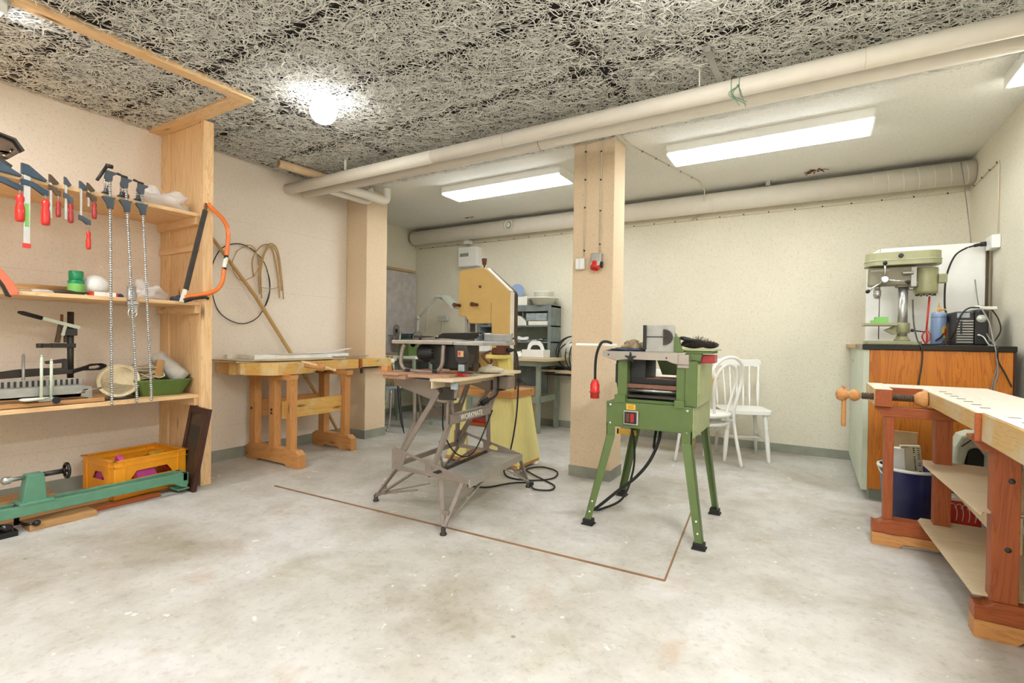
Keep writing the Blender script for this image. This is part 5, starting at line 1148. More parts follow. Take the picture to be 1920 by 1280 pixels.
# ------------------------------------------------------------------ chairs and the table behind the planer
def bentwood(loc, rz):
    t = thing('dining_chair', 'white bentwood chair with looped hoop back, half hidden by the planer', 'chair', loc, rz, world=False)
    MB().lathe([(0, .44), (.19, .44), (.205, .448), (.205, .462), (.19, .472), (0, .468)], n=36).build('seat', 'white_paint', t)
    MB().lathe([(.155, .36), (.17, .36), (.17, .385), (.155, .385)], n=30).build('leg_ring', 'white_paint', t)
    for sx in (-1, 1):
        MB().tube(sm([(sx*.155, .13, .44), (sx*.165, .155, .25), (sx*.185, .185, .0)], 5), [.015]*6+[.013]*5, 10).build('leg', 'white_paint', t)
    o = [(-.195, -.215, .0), (-.17, -.165, .30), (-.165, -.15, .47), (-.185, -.175, .62), (-.20, -.20, .76), (-.17, -.225, .88), (-.09, -.24, .945), (0, -.245, .962), (.09, -.24, .945), (.17, -.225, .88), (.20, -.20, .76), (.185, -.175, .62), (.165, -.15, .47), (.17, -.165, .30), (.195, -.215, .0)]
    MB().tube(sm(o, 6), .0145, 10).build('back_hoop', 'white_paint', t)
    i_ = [(-.075, -.15, .465), (-.105, -.17, .60), (-.13, -.195, .74), (-.10, -.22, .85), (0, -.232, .90), (.10, -.22, .85), (.13, -.195, .74), (.105, -.17, .60), (.075, -.15, .465)]
    MB().tube(sm(i_, 6), .0115, 10).build('inner_hoop', 'white_paint', t)
    MB().tube(sm([(-.155, -.155, .41), (-.12, .0, .33), (0.0, .02, .28), (.12, 0, .33), (.155, -.155, .41)], 6), .009, 8).build('stretcher', 'white_paint', t)
    return t
bentwood((-.80, 4.72, 0), math.radians(58))
def spindle(loc, rz):
    t = thing('dining_chair', 'white spindle-back chair with scalloped top rail near the back wall', 'chair', loc, rz, world=False)
    m = MB(); m.plate([rrect(-.22, .22, -.20, .21, .07, 6)], (0, 0, .455), (1, 0, 0), (0, 1, 0), .034); m.build('seat', 'white_paint', t, .012)
    prof = [(.012, 0), (.014, .02), (.019, .10), (.021, .26), (.017, .30), (.022, .31), (.022, .325), (.017, .335), (.021, .35), (.021, .44)]
    for sx in (-1, 1):
        ax = Vector((-sx*.035, -.03, .44)); MB().lathe([(r, h*1.0) for r, h in prof], (sx*.19, .19, 0), ax, 16).build('leg', 'white_paint', t)
        MB().lathe([(.013, 0), (.018, .2), (.019, .44)], (sx*.19, -.22, 0), Vector((-sx*.035, .06, .44)), 14).build('leg', 'white_paint', t)
        MB().cyl((sx*.175, .18, .20), (sx*.175, -.19, .20), .009, n=10).build('stretcher', 'white_paint', t)
    MB().cyl((-.175, 0, .20), (.175, 0, .20), .009, n=10).build('stretcher', 'white_paint', t)
    for k, x in enumerate((-.185, -.11, -.055, 0, .055, .11, .185)):
        r = .011 if abs(x) > .15 else .0075
        L = .40; ax = Vector((x*.12, -.085, L))
        MB().lathe([(r*.8, 0), (r*1.25, L*.2), (r*1.45, L*.45), (r*.9, L*.7), (r*1.2, L*.76), (r*.8, L*.8), (r*.8, L*.99)], (x, -.17, .47), ax, 12).build('spindle', 'white_paint', t)
    m = MB(); m.plate([[(-.225, .868), (-.19, .845), (-.15, .858), (-.08, .85), (0, .862), (.08, .85), (.15, .858), (.19, .845), (.225, .868), (.23, .905), (.20, .925), (.10, .918), (0, .928), (-.10, .918), (-.20, .925), (-.23, .905)]], (0, -.258, 0), (1, 0, 0), (0, 0, 1), .02); m.build('top_rail', 'white_paint', t, .004)
    return t
spindle((-.56, 5.16, 0), math.radians(-160))
t = thing('side_table', 'low pine table pushed to the back wall behind the planer and chairs', 'table', (-1.0, 5.1, 0))
MB().box(-1.84, -.80, 4.85, 5.35, .715, .74).build('table_top', 'yellow_X', t, .003)
b = MB(); b.box(-1.82, -.815, 4.87, 4.89, .62, .715); b.box(-.835, -.815, 4.87, 5.33, .62, .715); b.build('apron', 'yellow_X', t, .002)
for x, y in ((-1.82, 4.87), (-1.04, 5.29), (-1.82, 5.29)): MB().box(x, x+.035, y, y+.035, 0, .715).build('leg', 'yellow_Z', t, .003)
solo('paper_stack', MB().box(-1.40, -1.13, 4.90, 5.10, .74, .78).obox((-1.27, 5.0, .796), (.2, .16, .03), rotm('Z', .3)), 'paper', 'stack of white papers on the low pine table seen through the planer', 'papers', (-1.26, 5.0, .74), bevel=.001)

# ------------------------------------------------------------------ pipes, ducts and wall fittings
b = MB().tube([(-4.375, 3.02, 2.506), (-2.56, 3.02, 2.506)], .05, 20).tube([(-2.56, 3.02, 2.506), (1.125, 3.02, 2.506)], .0495, 20)
t = thing('heating_pipe', 'front white insulated pipe running the whole width below the ceiling', 'pipe', (-1.6, 3.02, 2.5))
b.build('pipe', 'pipe_white', t)
b = MB()
for x in (-1.9, .2): b.lathe([(.0502, -.002), (.0512, 0), (.0502, .002)], (x, 3.02, 2.506), (1, 0, 0), 20, caps=False)
b.build('joint_band', 'cable_cream', t)
for x in (-3.55, -.58):
    MB().box(x-.003, x+.003, 3.0, 3.02, 2.555, ZC-.001).build('hanger', 'off_white', t)
t = thing('heating_pipe', 'rear white insulated pipe just behind the front one, with branches over the left pillar', 'pipe', (-1.6, 3.22, 2.52))
b = MB().tube([(-4.375, 3.22, 2.522), (1.125, 3.22, 2.522)], .05, 20); b.build('pipe', 'pipe_white', t)
b = MB().tube([(-1.72, 3.22, 2.522), (-1.715, 3.22, 2.522)], .0512, 20); b.build('joint_band', 'base_grey', t)
b = MB().tube(sm([(-3.90, 3.22, 2.53), (-3.90, 3.60, 2.53), (-3.90, 3.80, 2.53), (-3.90, 3.85, 2.56), (-3.90, 3.86, 2.669)], 5), .045, 18); b.build('branch_pipe', 'pipe_white', t)
b = MB().tube(sm([(-4.02, 3.22, 2.50), (-4.02, 3.60, 2.50), (-4.02, 3.70, 2.51), (-4.02, 3.74, 2.55), (-4.02, 3.745, 2.669)], 5), .032, 16); b.build('branch_pipe', 'pipe_white', t)
solo('rolled_mat', MB().lathe([(.026, 0), (.036, 0), (.038, .3), (.038, .58), (.026, .58), (.026, .0)], (-4.07, 2.72, 2.615), (.12, 1, -.02), 20), 'card_tube', 'cream rolled tube resting on the pipes at the left wall', 'roll', (-4.07, 2.9, 2.58))
t = thing('green_twine', 'thin green twine knotted round the front pipe', 'twine', (-.33, 3.02, 2.5))
rr = random.Random(1); b = MB()
for k in range(2): b.tube([(-.40+.04*k+.002*math.cos(a)*3, 3.02+.053*math.cos(a), 2.506+.053*math.sin(a)) for a in [2*PI*q/20 for q in range(20)]], .0018, 5, close=True)
for k in range(4): b.tube(sm([(-.37, 2.966, 2.49), (-.37+rr.uniform(-.05, .05), 2.955, 2.45), (-.36+rr.uniform(-.05, .05), 2.96, 2.38+rr.uniform(-.02, .02))], 5), .0018, 5)
b.ball((-.37, 2.963, 2.49), .008, 8); b.build('twine', 'lathe_green', t)
t = thing('pipe_hanger', 'short strap hanger in a broken patch of wood wool above the front pipe', 'hanger', (-.50, 2.85, ZC))
b = MB(); b.box(-.52, -.485, 2.78, 2.815, 2.625, 2.655); b.bar((-.50, 2.80, 2.63), (-.47, 3.0, 2.555), .035, .003); b.build('strap', 'zinc', t, .002)

t = thing('ventilation_duct', 'large round white ventilation duct along the top of the back wall', 'duct', (-1.9, 5.47, 2.5))
R_D = .098; yD, zD = 5.53, 2.535
b = MB(); b.tube([(-5.04, yD, zD), (-5.02, yD, zD), (XR-.004, yD, zD)], [R_D*.8, R_D, R_D], 30); b.build('duct', 'pipe_white', t)
for k in range(7): MB().lathe([(R_D, -.003), (R_D+.002, 0), (R_D, .003)], (XR-.06-k*.105, yD, zD), (1, .0, .12), 30, caps=False).build('tape_ring', 'off_white', t)
for x in (-3.9, -2.4, -.9): MB().lathe([(R_D, -.006), (R_D+.002, 0), (R_D, .006)], (x, yD, zD), (1, 0, 0), 30, caps=False).build('joint_ring', 'off_white', t)
t = thing('air_valve', 'round white air valve on the front of the ventilation duct', 'air valve', (-3.33, 5.42, 2.53))
b = MB(); b.lathe([(.055, 0), (.063, .02), (.068, .03), (.05, .034), (.046, .02)], (-3.34, 5.435, 2.535), (0, -1, 0), 26); b.build('ring', 'off_white', t)
b = MB(); b.lathe([(.0, .0), (.036, .0), (.038, .006), (.036, .014), (.0, .02)], (-3.34, 5.41, 2.535), (0, -1, 0), 24); b.build('disc', 'off_white', t)
b = MB(); b.lathe([(.045, .0), (.045, .002)], (-3.34, 5.417, 2.535), (0, -1, 0), 24); b.build('gap', 'dark_metal', t)
solo('duct_bracket', MB().box(-.42, -.38, 5.47, 5.51, 2.625, ZC), 'zinc', 'small metal bracket holding the duct near the ceiling rust stain', 'bracket', (-.40, 5.49, ZC))
rr = random.Random(6); b = MB()
for k in range(26):
    a = rr.uniform(0, 2*PI); r = rr.uniform(.0, .07); L = rr.uniform(.02, .07); p = Vector((0+r*math.cos(a), 5.33+r*math.sin(a)*.6, ZC-.004))
    b.bar(p, p+Vector((math.cos(a)*L, math.sin(a)*L*.6, -rr.uniform(0, .02))), rr.uniform(.006, .014), .003)
solo('rust_patch', b, 'rust', 'flaking rusty brown patch on the white ceiling above the duct', 'stain', (0, 5.33, ZC))
rr = random.Random(9); b = MB()
for k in range(8):
    a = rr.uniform(0, 2*PI); L = rr.uniform(.02, .05); p = Vector((-3.86+rr.uniform(-.05, .05), 5.30+rr.uniform(-.02, .02), ZC-.003))
    b.bar(p, p+Vector((math.cos(a)*L, math.sin(a)*L*.5, -.004)), .01, .003)
solo('rust_patch', b, 'rust', 'small flaking brown patch on the ceiling left of the air valve', 'stain', (-3.86, 5.30, ZC))
# chipped wood wool edge crumbs along the ceiling step
rr = random.Random(10); b = MB()
for k in range(260):
    x = -4.0+rr.random()**1.6*3.4; p = Vector((x, 3.70+rr.uniform(-.006, .02), ZC-.002-rr.random()*.004)); a = rr.uniform(-.8, .8)
    b.bar(p, p+Vector((math.cos(a)*.02, math.sin(a)*.01, 0)), .004, .002)
struct('trim_4', b, 'wool_dark')

# surface cables
def cable(pts, label, r=.005, mat='cable_cream', clips=None, k=1):
    t = thing('surface_cable', label, 'cable', pts[0])
    MB().tube(sm(pts, k) if k > 1 else pts, r, 7).build('cable', mat, t)
    if clips:
        m = MB()
        for c in clips: m.obox(c, (.012, .012, .012))
        m.build('clip', 'dark_metal', t, .001)
    return t
yp = 3.688
cable([(-1.60, yp, 2.645), (-1.575, yp, 2.648), (-1.562, yp, 2.63), (-1.562, yp, 2.3), (-1.565, yp, 1.755)], 'thin cable down the pillar to the white switch', .0045, clips=[(-1.562, yp-.002, 2.58), (-1.562, yp-.002, 2.36), (-1.562, yp-.002, 2.14), (-1.562, yp-.002, 1.80)])
cable([(-1.29, 3.80, 2.655), (-1.30, 3.70, 2.66), (-1.33, yp, 2.655), (-1.40, yp, 2.65), (-1.432, yp, 2.62), (-1.432, yp, 1.75)], 'grey cable down the pillar to the red and grey power socket', .0062, clips=[(-1.432, yp-.002, 2.56), (-1.432, yp-.002, 2.34), (-1.432, yp-.002, 2.10), (-1.432, yp-.002, 1.84)])
zc_ = ZC-.006
cable([(-1.29, 3.80, zc_), (-1.28, 3.95, zc_), (-.98, 5.15, zc_), (-.965, 5.35, 2.62), (-.98, 5.42, 2.55), (-1.0, 5.60, 2.47), (-1.15, 5.645, 2.405)], 'pale cable crossing the white ceiling from the pillar to the duct', .005, clips=[(-1.24, 4.11, zc_), (-1.185, 4.33, zc_), (-1.13, 4.55, zc_), (-1.075, 4.77, zc_), (-1.02, 4.99, zc_)])
cl = [(-5.0+.23*k, 5.643, 2.405) for k in range(27)]
cable([(-5.04, 5.643, 2.40), (-1.6, 5.643, 2.40), (1.0, 5.643, 2.405), (1.115, 5.64, 2.41), (1.123, 5.62, 2.415), (1.123, 4.92, 2.42), (1.123, 4.87, 2.42), (1.123, 4.862, 2.40), (1.123, 4.86, 1.90)], 'pale cable clipped beneath the duct and down the right wall to the socket', .0045, clips=cl+[(1.122, 5.5, 2.415), (1.122, 5.28, 2.417), (1.122, 5.08, 2.418), (1.122, 4.90, 2.42)])
t = thing('light_switch', 'white double switch box on the centre pillar', 'switch', (-1.587, 3.69, 1.69))
MB().box(-1.628, -1.548, 3.662, 3.694, 1.650, 1.738).build('switch_box', 'off_white', t, .004)
b = MB(); b.box(-1.624, -1.590, 3.657, 3.663, 1.656, 1.733); b.box(-1.586, -1.552, 3.657, 3.663, 1.656, 1.733); b.build('rocker', 'white_paint', t, .002)
t = thing('power_socket', 'grey and red three-phase wall socket on the centre pillar', 'socket', (-1.445, 3.69, 1.68))
MB().box(-1.485, -1.405, 3.635, 3.694, 1.690, 1.765).build('housing', 'zinc', t, .006)
MB().lathe([(.026, 0), (.034, .008), (.036, .04), (.033, .062), (.028, .062), (.026, .03)], (-1.448, 3.652, 1.697), (-.05, -.45, -1), 24).build('red_outlet', 'red_plastic', t)
b = MB(); b.plate([[(-.036, 0), (.036, 0), (.036, .03), (.0, .05), (-.036, .03)]], (-1.44, 3.612, 1.665), (1, 0, 0), (0, .4, 1), .006); b.build('flap', 'lamp_grey', t, .002)
b = MB(); b.cyl((-1.405, 3.65, 1.66), (-1.392, 3.65, 1.66), .012, n=12); b.box(-1.41, -1.40, 3.64, 3.68, 1.66, 1.70); b.build('latch', 'black', t, .001)

t = thing('wall_socket', 'white double wall socket on the right wall above the cabinet', 'socket', (1.13, 4.88, 1.84))
MB().box(1.08, 1.129, 4.80, 4.95, 1.79, 1.885).build('socket_box', 'white_paint', t, .006)
b = MB(); b.cyl((1.08, 4.93, 1.84), (1.05, 4.94, 1.84), .017, n=14); b.tube(sm([(1.052, 4.94, 1.84), (1.02, 4.95, 1.835), (.985, 4.952, 1.826)], 4), [.012]*5+[.006]*4, 10); b.build('plug', 'black', t)
solo('power_cable', MB().tube(sm([(.98, 4.955, 1.825), (.90, 4.90, 1.76), (.845, 4.85, 1.60), (.83, 4.80, 1.40), (.83, 4.72, 1.28), (.80, 4.66, 1.17), (.755, 4.62, 1.125)], 8), .006, 8), 'black_rubber', 'black cord arching from the wall plug down to the worktop', 'cord', (.8, 4.8, 1.11))

# pull cord from the duct
solo('pull_string', MB().tube(sm([(1.02, 5.42, 2.60), (1.03, 5.36, 2.42), (1.04, 5.2, 2.0), (1.03, 4.9, 1.45), (1.0, 4.55, 1.20), (.99, 4.285, 1.09), (1.0, 4.262, 1.0), (.97, 4.258, .80), (.96, 4.255, .60)], 8), .003, 6), 'cord_grey', 'pale grey cord hanging from the duct across the cabinet front', 'cord', (1.0, 4.6, 1.1))

# ------------------------------------------------------------------ counter with drill press
t = thing('counter_cabinet', 'brown wood-faced cabinet with black worktop in the right corner', 'cabinet', (.7, 4.6, 0))
MB().box(.345, 1.075, 4.275, 4.86, .085, 1.055).build('body', 'cab_wood', t, .002)
MB().box(.36, 1.06, 4.34, 4.84, 0, .085).build('plinth', 'grey_green', t)
MB().box(.30, 1.09, 4.262, 4.90, 1.055, 1.092).build('worktop', 'black_gloss', t, .004)
MB().box(1.075, 1.088, 4.27, 4.86, 0, 1.055).build('dark_edge', 'dark_frame', t)
MB().box(.308, .3445, 4.28, 4.86, .07, 1.055).build('side_panel', 'tool_green', t, .003)
t = thing('white_cabinet', 'pale green-white cabinet between the wooden cabinet and back wall', 'cabinet', (.6, 5.2, 0))
b = MB(); b.box(.308, 1.10, 4.30+.57, 5.62, .07, 1.055); b.build('body', 'tool_green', t, .003)
MB().box(.35, 1.08, 4.95, 5.60, 0, .07).build('plinth', 'grey_green', t)
MB().box(.27, 1.10, 4.903, 5.635, 1.057, 1.088).build('worktop', 'card', t, .003)
MB().box(.3065, .3085, 5.28, 5.30, .93, .96).build('catch', 'dark_metal', t)
t = thing('white_board', 'tall white board with a clipped corner standing behind the drill press', 'board', (.75, 5.0, 1.092))
MB().plate([[(.37, 1.093), (1.092, 1.093), (1.092, 1.862), (.455, 1.862), (.37, 1.80)]], (0, 5.0, 0), (1, 0, 0), (0, 0, 1), .02).build('board', 'white_paint', t, .001)
MB().box(1.093, 1.108, 4.975, 5.03, 1.093, 1.855).build('edge_strip', 'cast_brown', t, .001)
MB().box(.4545, .4565, 4.985, 4.989, 1.80, 1.862).build('edge_pin', 'dark_metal', t)

Y0 = 4.72
t = thing('drill_press', 'olive green bench drill press on the black worktop', 'drill press', (.55, Y0, 1.092))
b = MB(); b.plate([rrect(.342, .68, Y0-.12, Y0+.13, .03)], (0, 0, 1.106), (1, 0, 0), (0, 1, 0), .026); b.build('base', 'dp_green', t, .005)
MB().cyl((.575, Y0, 1.118), (.575, Y0, 1.56), .031, n=28).build('column', 'steel', t)
b = MB(); b.lathe([(.05, 0), (.05, .012), (.04, .02), (.04, .035)], (.575, Y0, 1.118), n=24); b.lathe([(.046, 0), (.046, .075)], (.575, Y0, 1.18), n=24); b.plate([[(.46, 1.20), (.53, 1.235), (.58, 1.235), (.58, 1.18), (.52, 1.165)]], (0, Y0, 0), (1, 0, 0), (0, 0, 1), .05); b.build('table_bracket', 'dp_green', t, .004)
b = MB(); b.box(.332, .535, Y0-.10, Y0+.10, 1.232, 1.252); b.build('drill_table', 'dp_green', t, .003)
b = MB(); b.lathe([(.0, 0), (.012, .003), (.012, .02), (.005, .022), (.004, .09)], (.62, Y0-.02, 1.20), (1, -.2, -.15), 12); b.build('table_lever', 'dark_metal', t)
b = MB(); b.box(.36, .64, Y0-.055, Y0+.055, 1.535, 1.675); b.plate([[(.52, 1.56), (.66, 1.56), (.66, 1.52), (.53, 1.52)]], (0, Y0, 0), (1, 0, 0), (0, 0, 1), .09); b.build('head', 'dp_dark', t, .008)
b = MB(); m_out = rrect(.335, .79, Y0-.115, Y0+.115, .08, 6)
b.plate([m_out], (0, 0, 1.697), (1, 0, 0), (0, 1, 0), .035); b.build('belt_case', 'dp_green', t, .004)
b = MB(); b.plate([rrect(.332, .793, Y0-.118, Y0+.118, .08, 6)], (0, 0, 1.7165), (1, 0, 0), (0, 1, 0), .004); b.build('case_lip', 'tool_green', t)
b = MB(); b.plate([rrect(.338, .787, Y0-.112, Y0+.112, .08, 6)], (0, 0, 1.747), (1, 0, 0), (0, 1, 0), .058); b.build('belt_cover', 'dp_green', t, .014)
MB().lathe([(.012, 0), (.016, .01), (.012, .02)], (.545, Y0-.112, 1.745), (0, -1, 0), 16).build('cover_knob', 'black', t)
b = MB(); b.lathe([(.05, 0), (.069, .012), (.072, .03), (.072, .19), (.068, .20)], (.71, Y0+.02, 1.462), n=32); b.build('motor', 'dp_green', t)
MB().box(.775, .825, Y0-.03, Y0+.05, 1.545, 1.61).build('motor_box', 'dp_green', t, .004)
b = MB()
for k in range(10): a = 2*PI*k/10; b.cyl((.71+.056*math.cos(a), Y0+.02+.056*math.sin(a), 1.456), (.71+.056*math.cos(a), Y0+.02+.056*math.sin(a), 1.466), .006, n=6)
b.build('vent_holes', 'black', t)
b = MB(); b.box(.612, .645, Y0-.07, Y0-.03, 1.52, 1.665); b.cyl((.56, Y0-.075, 1.62), (.625, Y0-.075, 1.62), .012, n=10); b.build('motor_mount', 'zinc', t, .002)
b = MB(); b.tube(sm([(.60, Y0-.06, 1.55), (.60, Y0-.07, 1.50), (.625, Y0-.08, 1.495), (.65, Y0-.07, 1.52)], 5), .003, 6); b.build('wire', 'black_rubber', t)
b = MB(); b.lathe([(.022, 0), (.026, .01), (.026, .05), (.02, .055)], (.455, Y0-.055, 1.575), (0, -1, 0), 22); b.build('feed_hub', 'steel', t)
for tip in ((.452, Y0-.12, 1.700), (.345, Y0-.15, 1.483), (.592, Y0-.13, 1.548)):
    c0 = Vector((.455, Y0-.095, 1.575)); tp = Vector(tip); MB().cyl(c0, c0.lerp(tp, .88), .0065, n=10).build('feed_lever', 'chrome', t)
    d_ = (tp-c0).normalized(); MB().lathe([(.006, -.012), (.013, -.004), (.014, .01), (.007, .018)], tuple(tp-d_*.008), tuple(d_), 12).build('lever_knob', 'black', t)
b = MB(); b.lathe([(.02, 0), (.02, .03)], (.418, Y0, 1.51), n=18); b.build('quill', 'steel', t)
b = MB(); b.lathe([(.010, 0), (.020, .004), (.022, .018), (.026, .022), (.026, .042), (.024, .046), (.026, .05), (.026, .062), (.018, .068), (.016, .08)], (.418, Y0, 1.44), n=24); b.build('chuck', 'steel', t)
b = MB(); b.cyl((.43, Y0-.03, 1.13), (.43, Y0-.03, 1.44), .003, n=8); b.build('drill_rod', 'dark_metal', t)
t_ = text('NUMATIC', .022, (.47, Y0-.0562, 1.655), (1, 0, 0), (0, 0, 1), 'tool_green', t) if False else None
b = MB(); rr = random.Random(12)
for k in range(12): b.box(.375+k*.0095, .381+k*.0095, Y0-.0562, Y0-.055, 1.643+rr.uniform(-.002, .002), 1.652+rr.uniform(0, .004))
b.build('raised_lettering', 'tool_green', t)
solo('green_vice', MB().box(.405, .488, Y0-.04, Y0+.04, 1.2525, 1.30).box(.38, .405, Y0-.03, Y0+.03, 1.2525, 1.275), 'soft_green', 'small bright green block on the drill press table', 'block', (.44, Y0, 1.2525), bevel=.002)
t = thing('fire_poker', 'red wire flower-shaped stirrer standing beside the drill press', 'stirrer', (.71, 4.68, 1.092))
b = MB(); b.cyl((.735, 4.75, 1.45), (.712, 4.69, 1.20), .006, n=10); b.build('shaft', 'red_label', t)
b = MB()
for k in range(5):
    a = 2*PI*k/5; b.tube(sm([(.712, 4.69, 1.205), (.71+.026*math.cos(a), 4.69+.026*math.sin(a), 1.155), (.71, 4.69, 1.095)], 6), .0035, 6)
b.build('whisk', 'red_label', t)
t = thing('gas_cylinder', 'small grey-blue gas cylinder with brass valve and flame label', 'gas cylinder', (.78, 4.66, 1.092))
cx_, cy_ = .782, 4.70
MB().lathe([(.043, 0), (.045, .006), (.045, .215), (.042, .232), (.03, .238)], (cx_, cy_, 1.093), n=30).build('cylinder', 'gas_blue', t)
b = MB(); b.lathe([(.0455, .2), (.0455, .203)], (cx_, cy_, 1.093), n=30, caps=False); b.build('seam', 'dark_metal', t)
b = MB(); b.cyl((cx_, cy_, 1.33), (cx_, cy_, 1.37), .009, n=12); b.cyl((cx_-.016, cy_, 1.333), (cx_+.016, cy_, 1.333), .009, n=10); b.cyl((cx_, cy_, 1.352), (cx_+.04, cy_, 1.348), .007, n=10); b.cyl((cx_, cy_, 1.37), (cx_, cy_, 1.40), .003, n=8); b.build('valve', 'yellow_Z', t)
b = MB()
def wrap(m, a0, hh, z0, mi=0):
    vs = []; n = 12
    for i in range(n+1):
        s = -1+2*i/n; a = a0+s*hh[0]/.0456; dz = hh[1]*math.sqrt(max(0, 1-s*s)); r = .0456
        for q in (-dz, dz): vs.append((cx_+r*math.cos(a), cy_+r*math.sin(a), z0+q))
    m.add(vs, [(2*i, 2*i+2, 2*i+3, 2*i+1) for i in range(n)])
wrap(b, -PI/2+.75, (.022, .048), 1.19); b.build('oval_label', 'yellow_sticker', t)
b = MB(); wrap(b, -PI/2+.8, (.010, .03), 1.185); b.v = [((x-cx_)*1.01+cx_, (y-cy_)*1.01+cy_, z) for x, y, z in b.v]; b.build('flame', 'red_label', t)
t = thing('radio', 'dark grey portable jobsite radio on the black worktop', 'radio', (.9, 4.62, 1.092))
MB().box(.835, .935, 4.50, 4.76, 1.094, 1.325).build('front_case', 'dark_metal', t, .01)
MB().box(.935, 1.01, 4.50, 4.76, 1.094, 1.335).build('body', 'black', t, .012)
b = MB()
for k in range(9): b.box(.845, .93, 4.495, 4.502, 1.112+k*.018, 1.120+k*.018)
b.build('grille_bars', 'zinc', t, .001)
b = MB(); b.box(.845, .91, 4.493, 4.503, 1.282, 1.315); b.build('display', 'galv', t, .001)
b = MB(); b.box(.862, .872, 4.492, 4.50, 1.17, 1.26); b.build('slot', 'black', t)
b = MB(); b.lathe([(.0, .0), (.026, .0), (.026, .008), (0, .010)], (.97, 4.502, 1.275), (0, -1, 0), 24); b.build('dial', 'lamp_grey', t)
b = MB(); b.lathe([(.0, .0), (.007, .0), (.007, .02), (.0045, .024)], (.955, 4.502, 1.165), (0, -1, 0), 12); b.tube(sm([(.957, 4.48, 1.165), (.975, 4.46, 1.15), (.99, 4.40, 1.10), (1.0, 4.262, 1.085)], 5), .0035, 6); b.build('jack_lead', 'lamp_grey', t)
t = thing('junction_box', 'flat white socket strip lying on top of the radio', 'socket', (1.0, 4.62, 1.337))
MB().obox((1.0, 4.62, 1.349), (.10, .14, .022), rotm('Z', .2)).build('strip', 'off_white', t, .004)
MB().lathe([(.03, 0), (.03, .012)], (.985, 4.64, 1.36), n=18).build('round_cap', 'lamp_grey', t)
solo('plug_block', MB().obox((.80, 4.52, 1.112), (.05, .03, .035), rotm('Z', .6)), 'dark_metal', 'black plug lying on the worktop in front of the gas cylinder', 'plug', (.80, 4.52, 1.092), bevel=.006)
def cord(label, pts, r=.0045, mat='black_rubber'):
    return solo('power_cable', MB().tube(sm(pts, 8), r, 8), mat, label, 'cord', pts[len(pts)//2])
cord('black cord looping over the radio to the plug on the worktop', [(.81, 4.52, 1.12), (.835, 4.48, 1.20), (.86, 4.47, 1.30), (.90, 4.485, 1.345), (.95, 4.52, 1.35), (.985, 4.58, 1.35)], .005)
cord('black cord bowing out right of the radio', [(1.045, 4.62, 1.345), (1.075, 4.60, 1.28), (1.085, 4.58, 1.20), (1.05, 4.55, 1.13), (1.0, 4.50, 1.10)], .004)
cord('grey cord falling over the worktop edge beneath the radio, leftmost of the pair', [(.97, 4.50, 1.34), (.985, 4.40, 1.25), (.985, 4.30, 1.13), (.988, 4.256, 1.07), (.995, 4.256, 1.0), (1.0, 4.256, .92), (.985, 4.256, .83), (.985, 4.256, .6)], .0045, 'cord_grey')
cord('dark cord fanning out to the right down the wooden cabinet front', [(.99, 4.42, 1.12), (.992, 4.256, 1.085), (1.0, 4.256, 1.0), (1.03, 4.256, .93), (1.065, 4.256, .84)], .004)
cord('grey cord hanging down the cabinet front below the drill press', [(.62, Y0-.1, 1.42), (.615, Y0-.2, 1.25), (.618, Y0-.33, 1.13), (.62, 4.256, 1.09), (.628, 4.255, 1.03), (.625, 4.255, .95), (.615, 4.255, .86), (.60, 4.255, .7)], .0048, 'dark_metal')
cord('black cord lying along the worktop from the drill press base', [(.66, 4.62, 1.097), (.70, 4.56, 1.097), (.76, 4.54, 1.10), (.79, 4.52, 1.11)], .005)

# ------------------------------------------------------------------ alcove at the far left
t = thing('distribution_box', 'white electrical distribution box on the back wall above the bandsaw', 'electrical box', (-4.05, 5.6, 2.06))
MB().box(-4.215, -3.905, 5.53, 5.648, 2.075, 2.335).build('cover', 'white_paint', t, .006)
MB().box(-4.185, -4.04, 5.526, 5.532, 2.205, 2.25).build('window', 'grey_green', t, .001)
MB().box(-4.15, -4.06, 5.56, 5.648, 2.385, 2.44).build('terminal_box', 'white_paint', t, .004)
b = MB()
for x in (-4.13, -4.10, -4.07): b.cyl((x, 5.63, 2.33), (x, 5.63, 2.39), .004, n=6)
b.build('lead', 'cable_cream', t)
solo('wall_boarding', MB().box(XA+.002, XA+.03, 3.75, 5.63, .70, 2.03), 'panel_grey', 'mottled grey panel covering the far left alcove wall', 'panel', (XA, 4.9, .7))
solo('pine_rail', MB().box(XA+.002, XA+.05, 3.75, 5.60, 2.035, 2.07), 'card', 'brown timber rail above the mottled grey panel', 'rail', (XA, 4.9, 2.03))
t = thing('workbench', 'grey workbench with pale worktop along the alcove back wall', 'workbench', (-3.8, 5.35, 0))
MB().box(-5.06, -2.56, 5.02, 5.62, .835, .872).build('worktop', 'ply_X', t, .003)
MB().box(-5.06, -2.66, 5.06, 5.60, .775, .834).build('apron', 'grey_green', t, .002)
for x in (-2.73, -3.7, -4.95):
    MB().box(x, x+.05, 5.08, 5.12, 0, .775).build('leg', 'grey_green', t, .002); MB().box(x, x+.05, 5.55, 5.60, 0, .775).build('leg', 'grey_green', t, .002)
b = MB(); b.box(-4.95, -2.68, 5.09, 5.11, .35, .41); b.box(-2.73, -2.70, 5.1, 5.58, .35, .42); b.build('rail', 'grey_green', t, .002)
MB().box(-4.9, -2.8, 5.50, 5.52, .42, .775).build('back_panel', 'steel_shelf', t)
solo('cardboard_sheet', MB().box(-3.25, -2.80, 5.30, 5.32, .05, .52), 'card', 'brown cardboard panel standing under the alcove workbench', 'cardboard', (-3.0, 5.31, .05))
t = thing('steel_shelf', 'grey steel shelving on the alcove workbench beside the bandsaw', 'shelf', (-3.0, 5.5, .872))
for x in (-2.72, -3.75): MB().box(x, x+.04, 5.34, 5.62, .873, 1.50).build('upright', 'steel_shelf', t, .002)
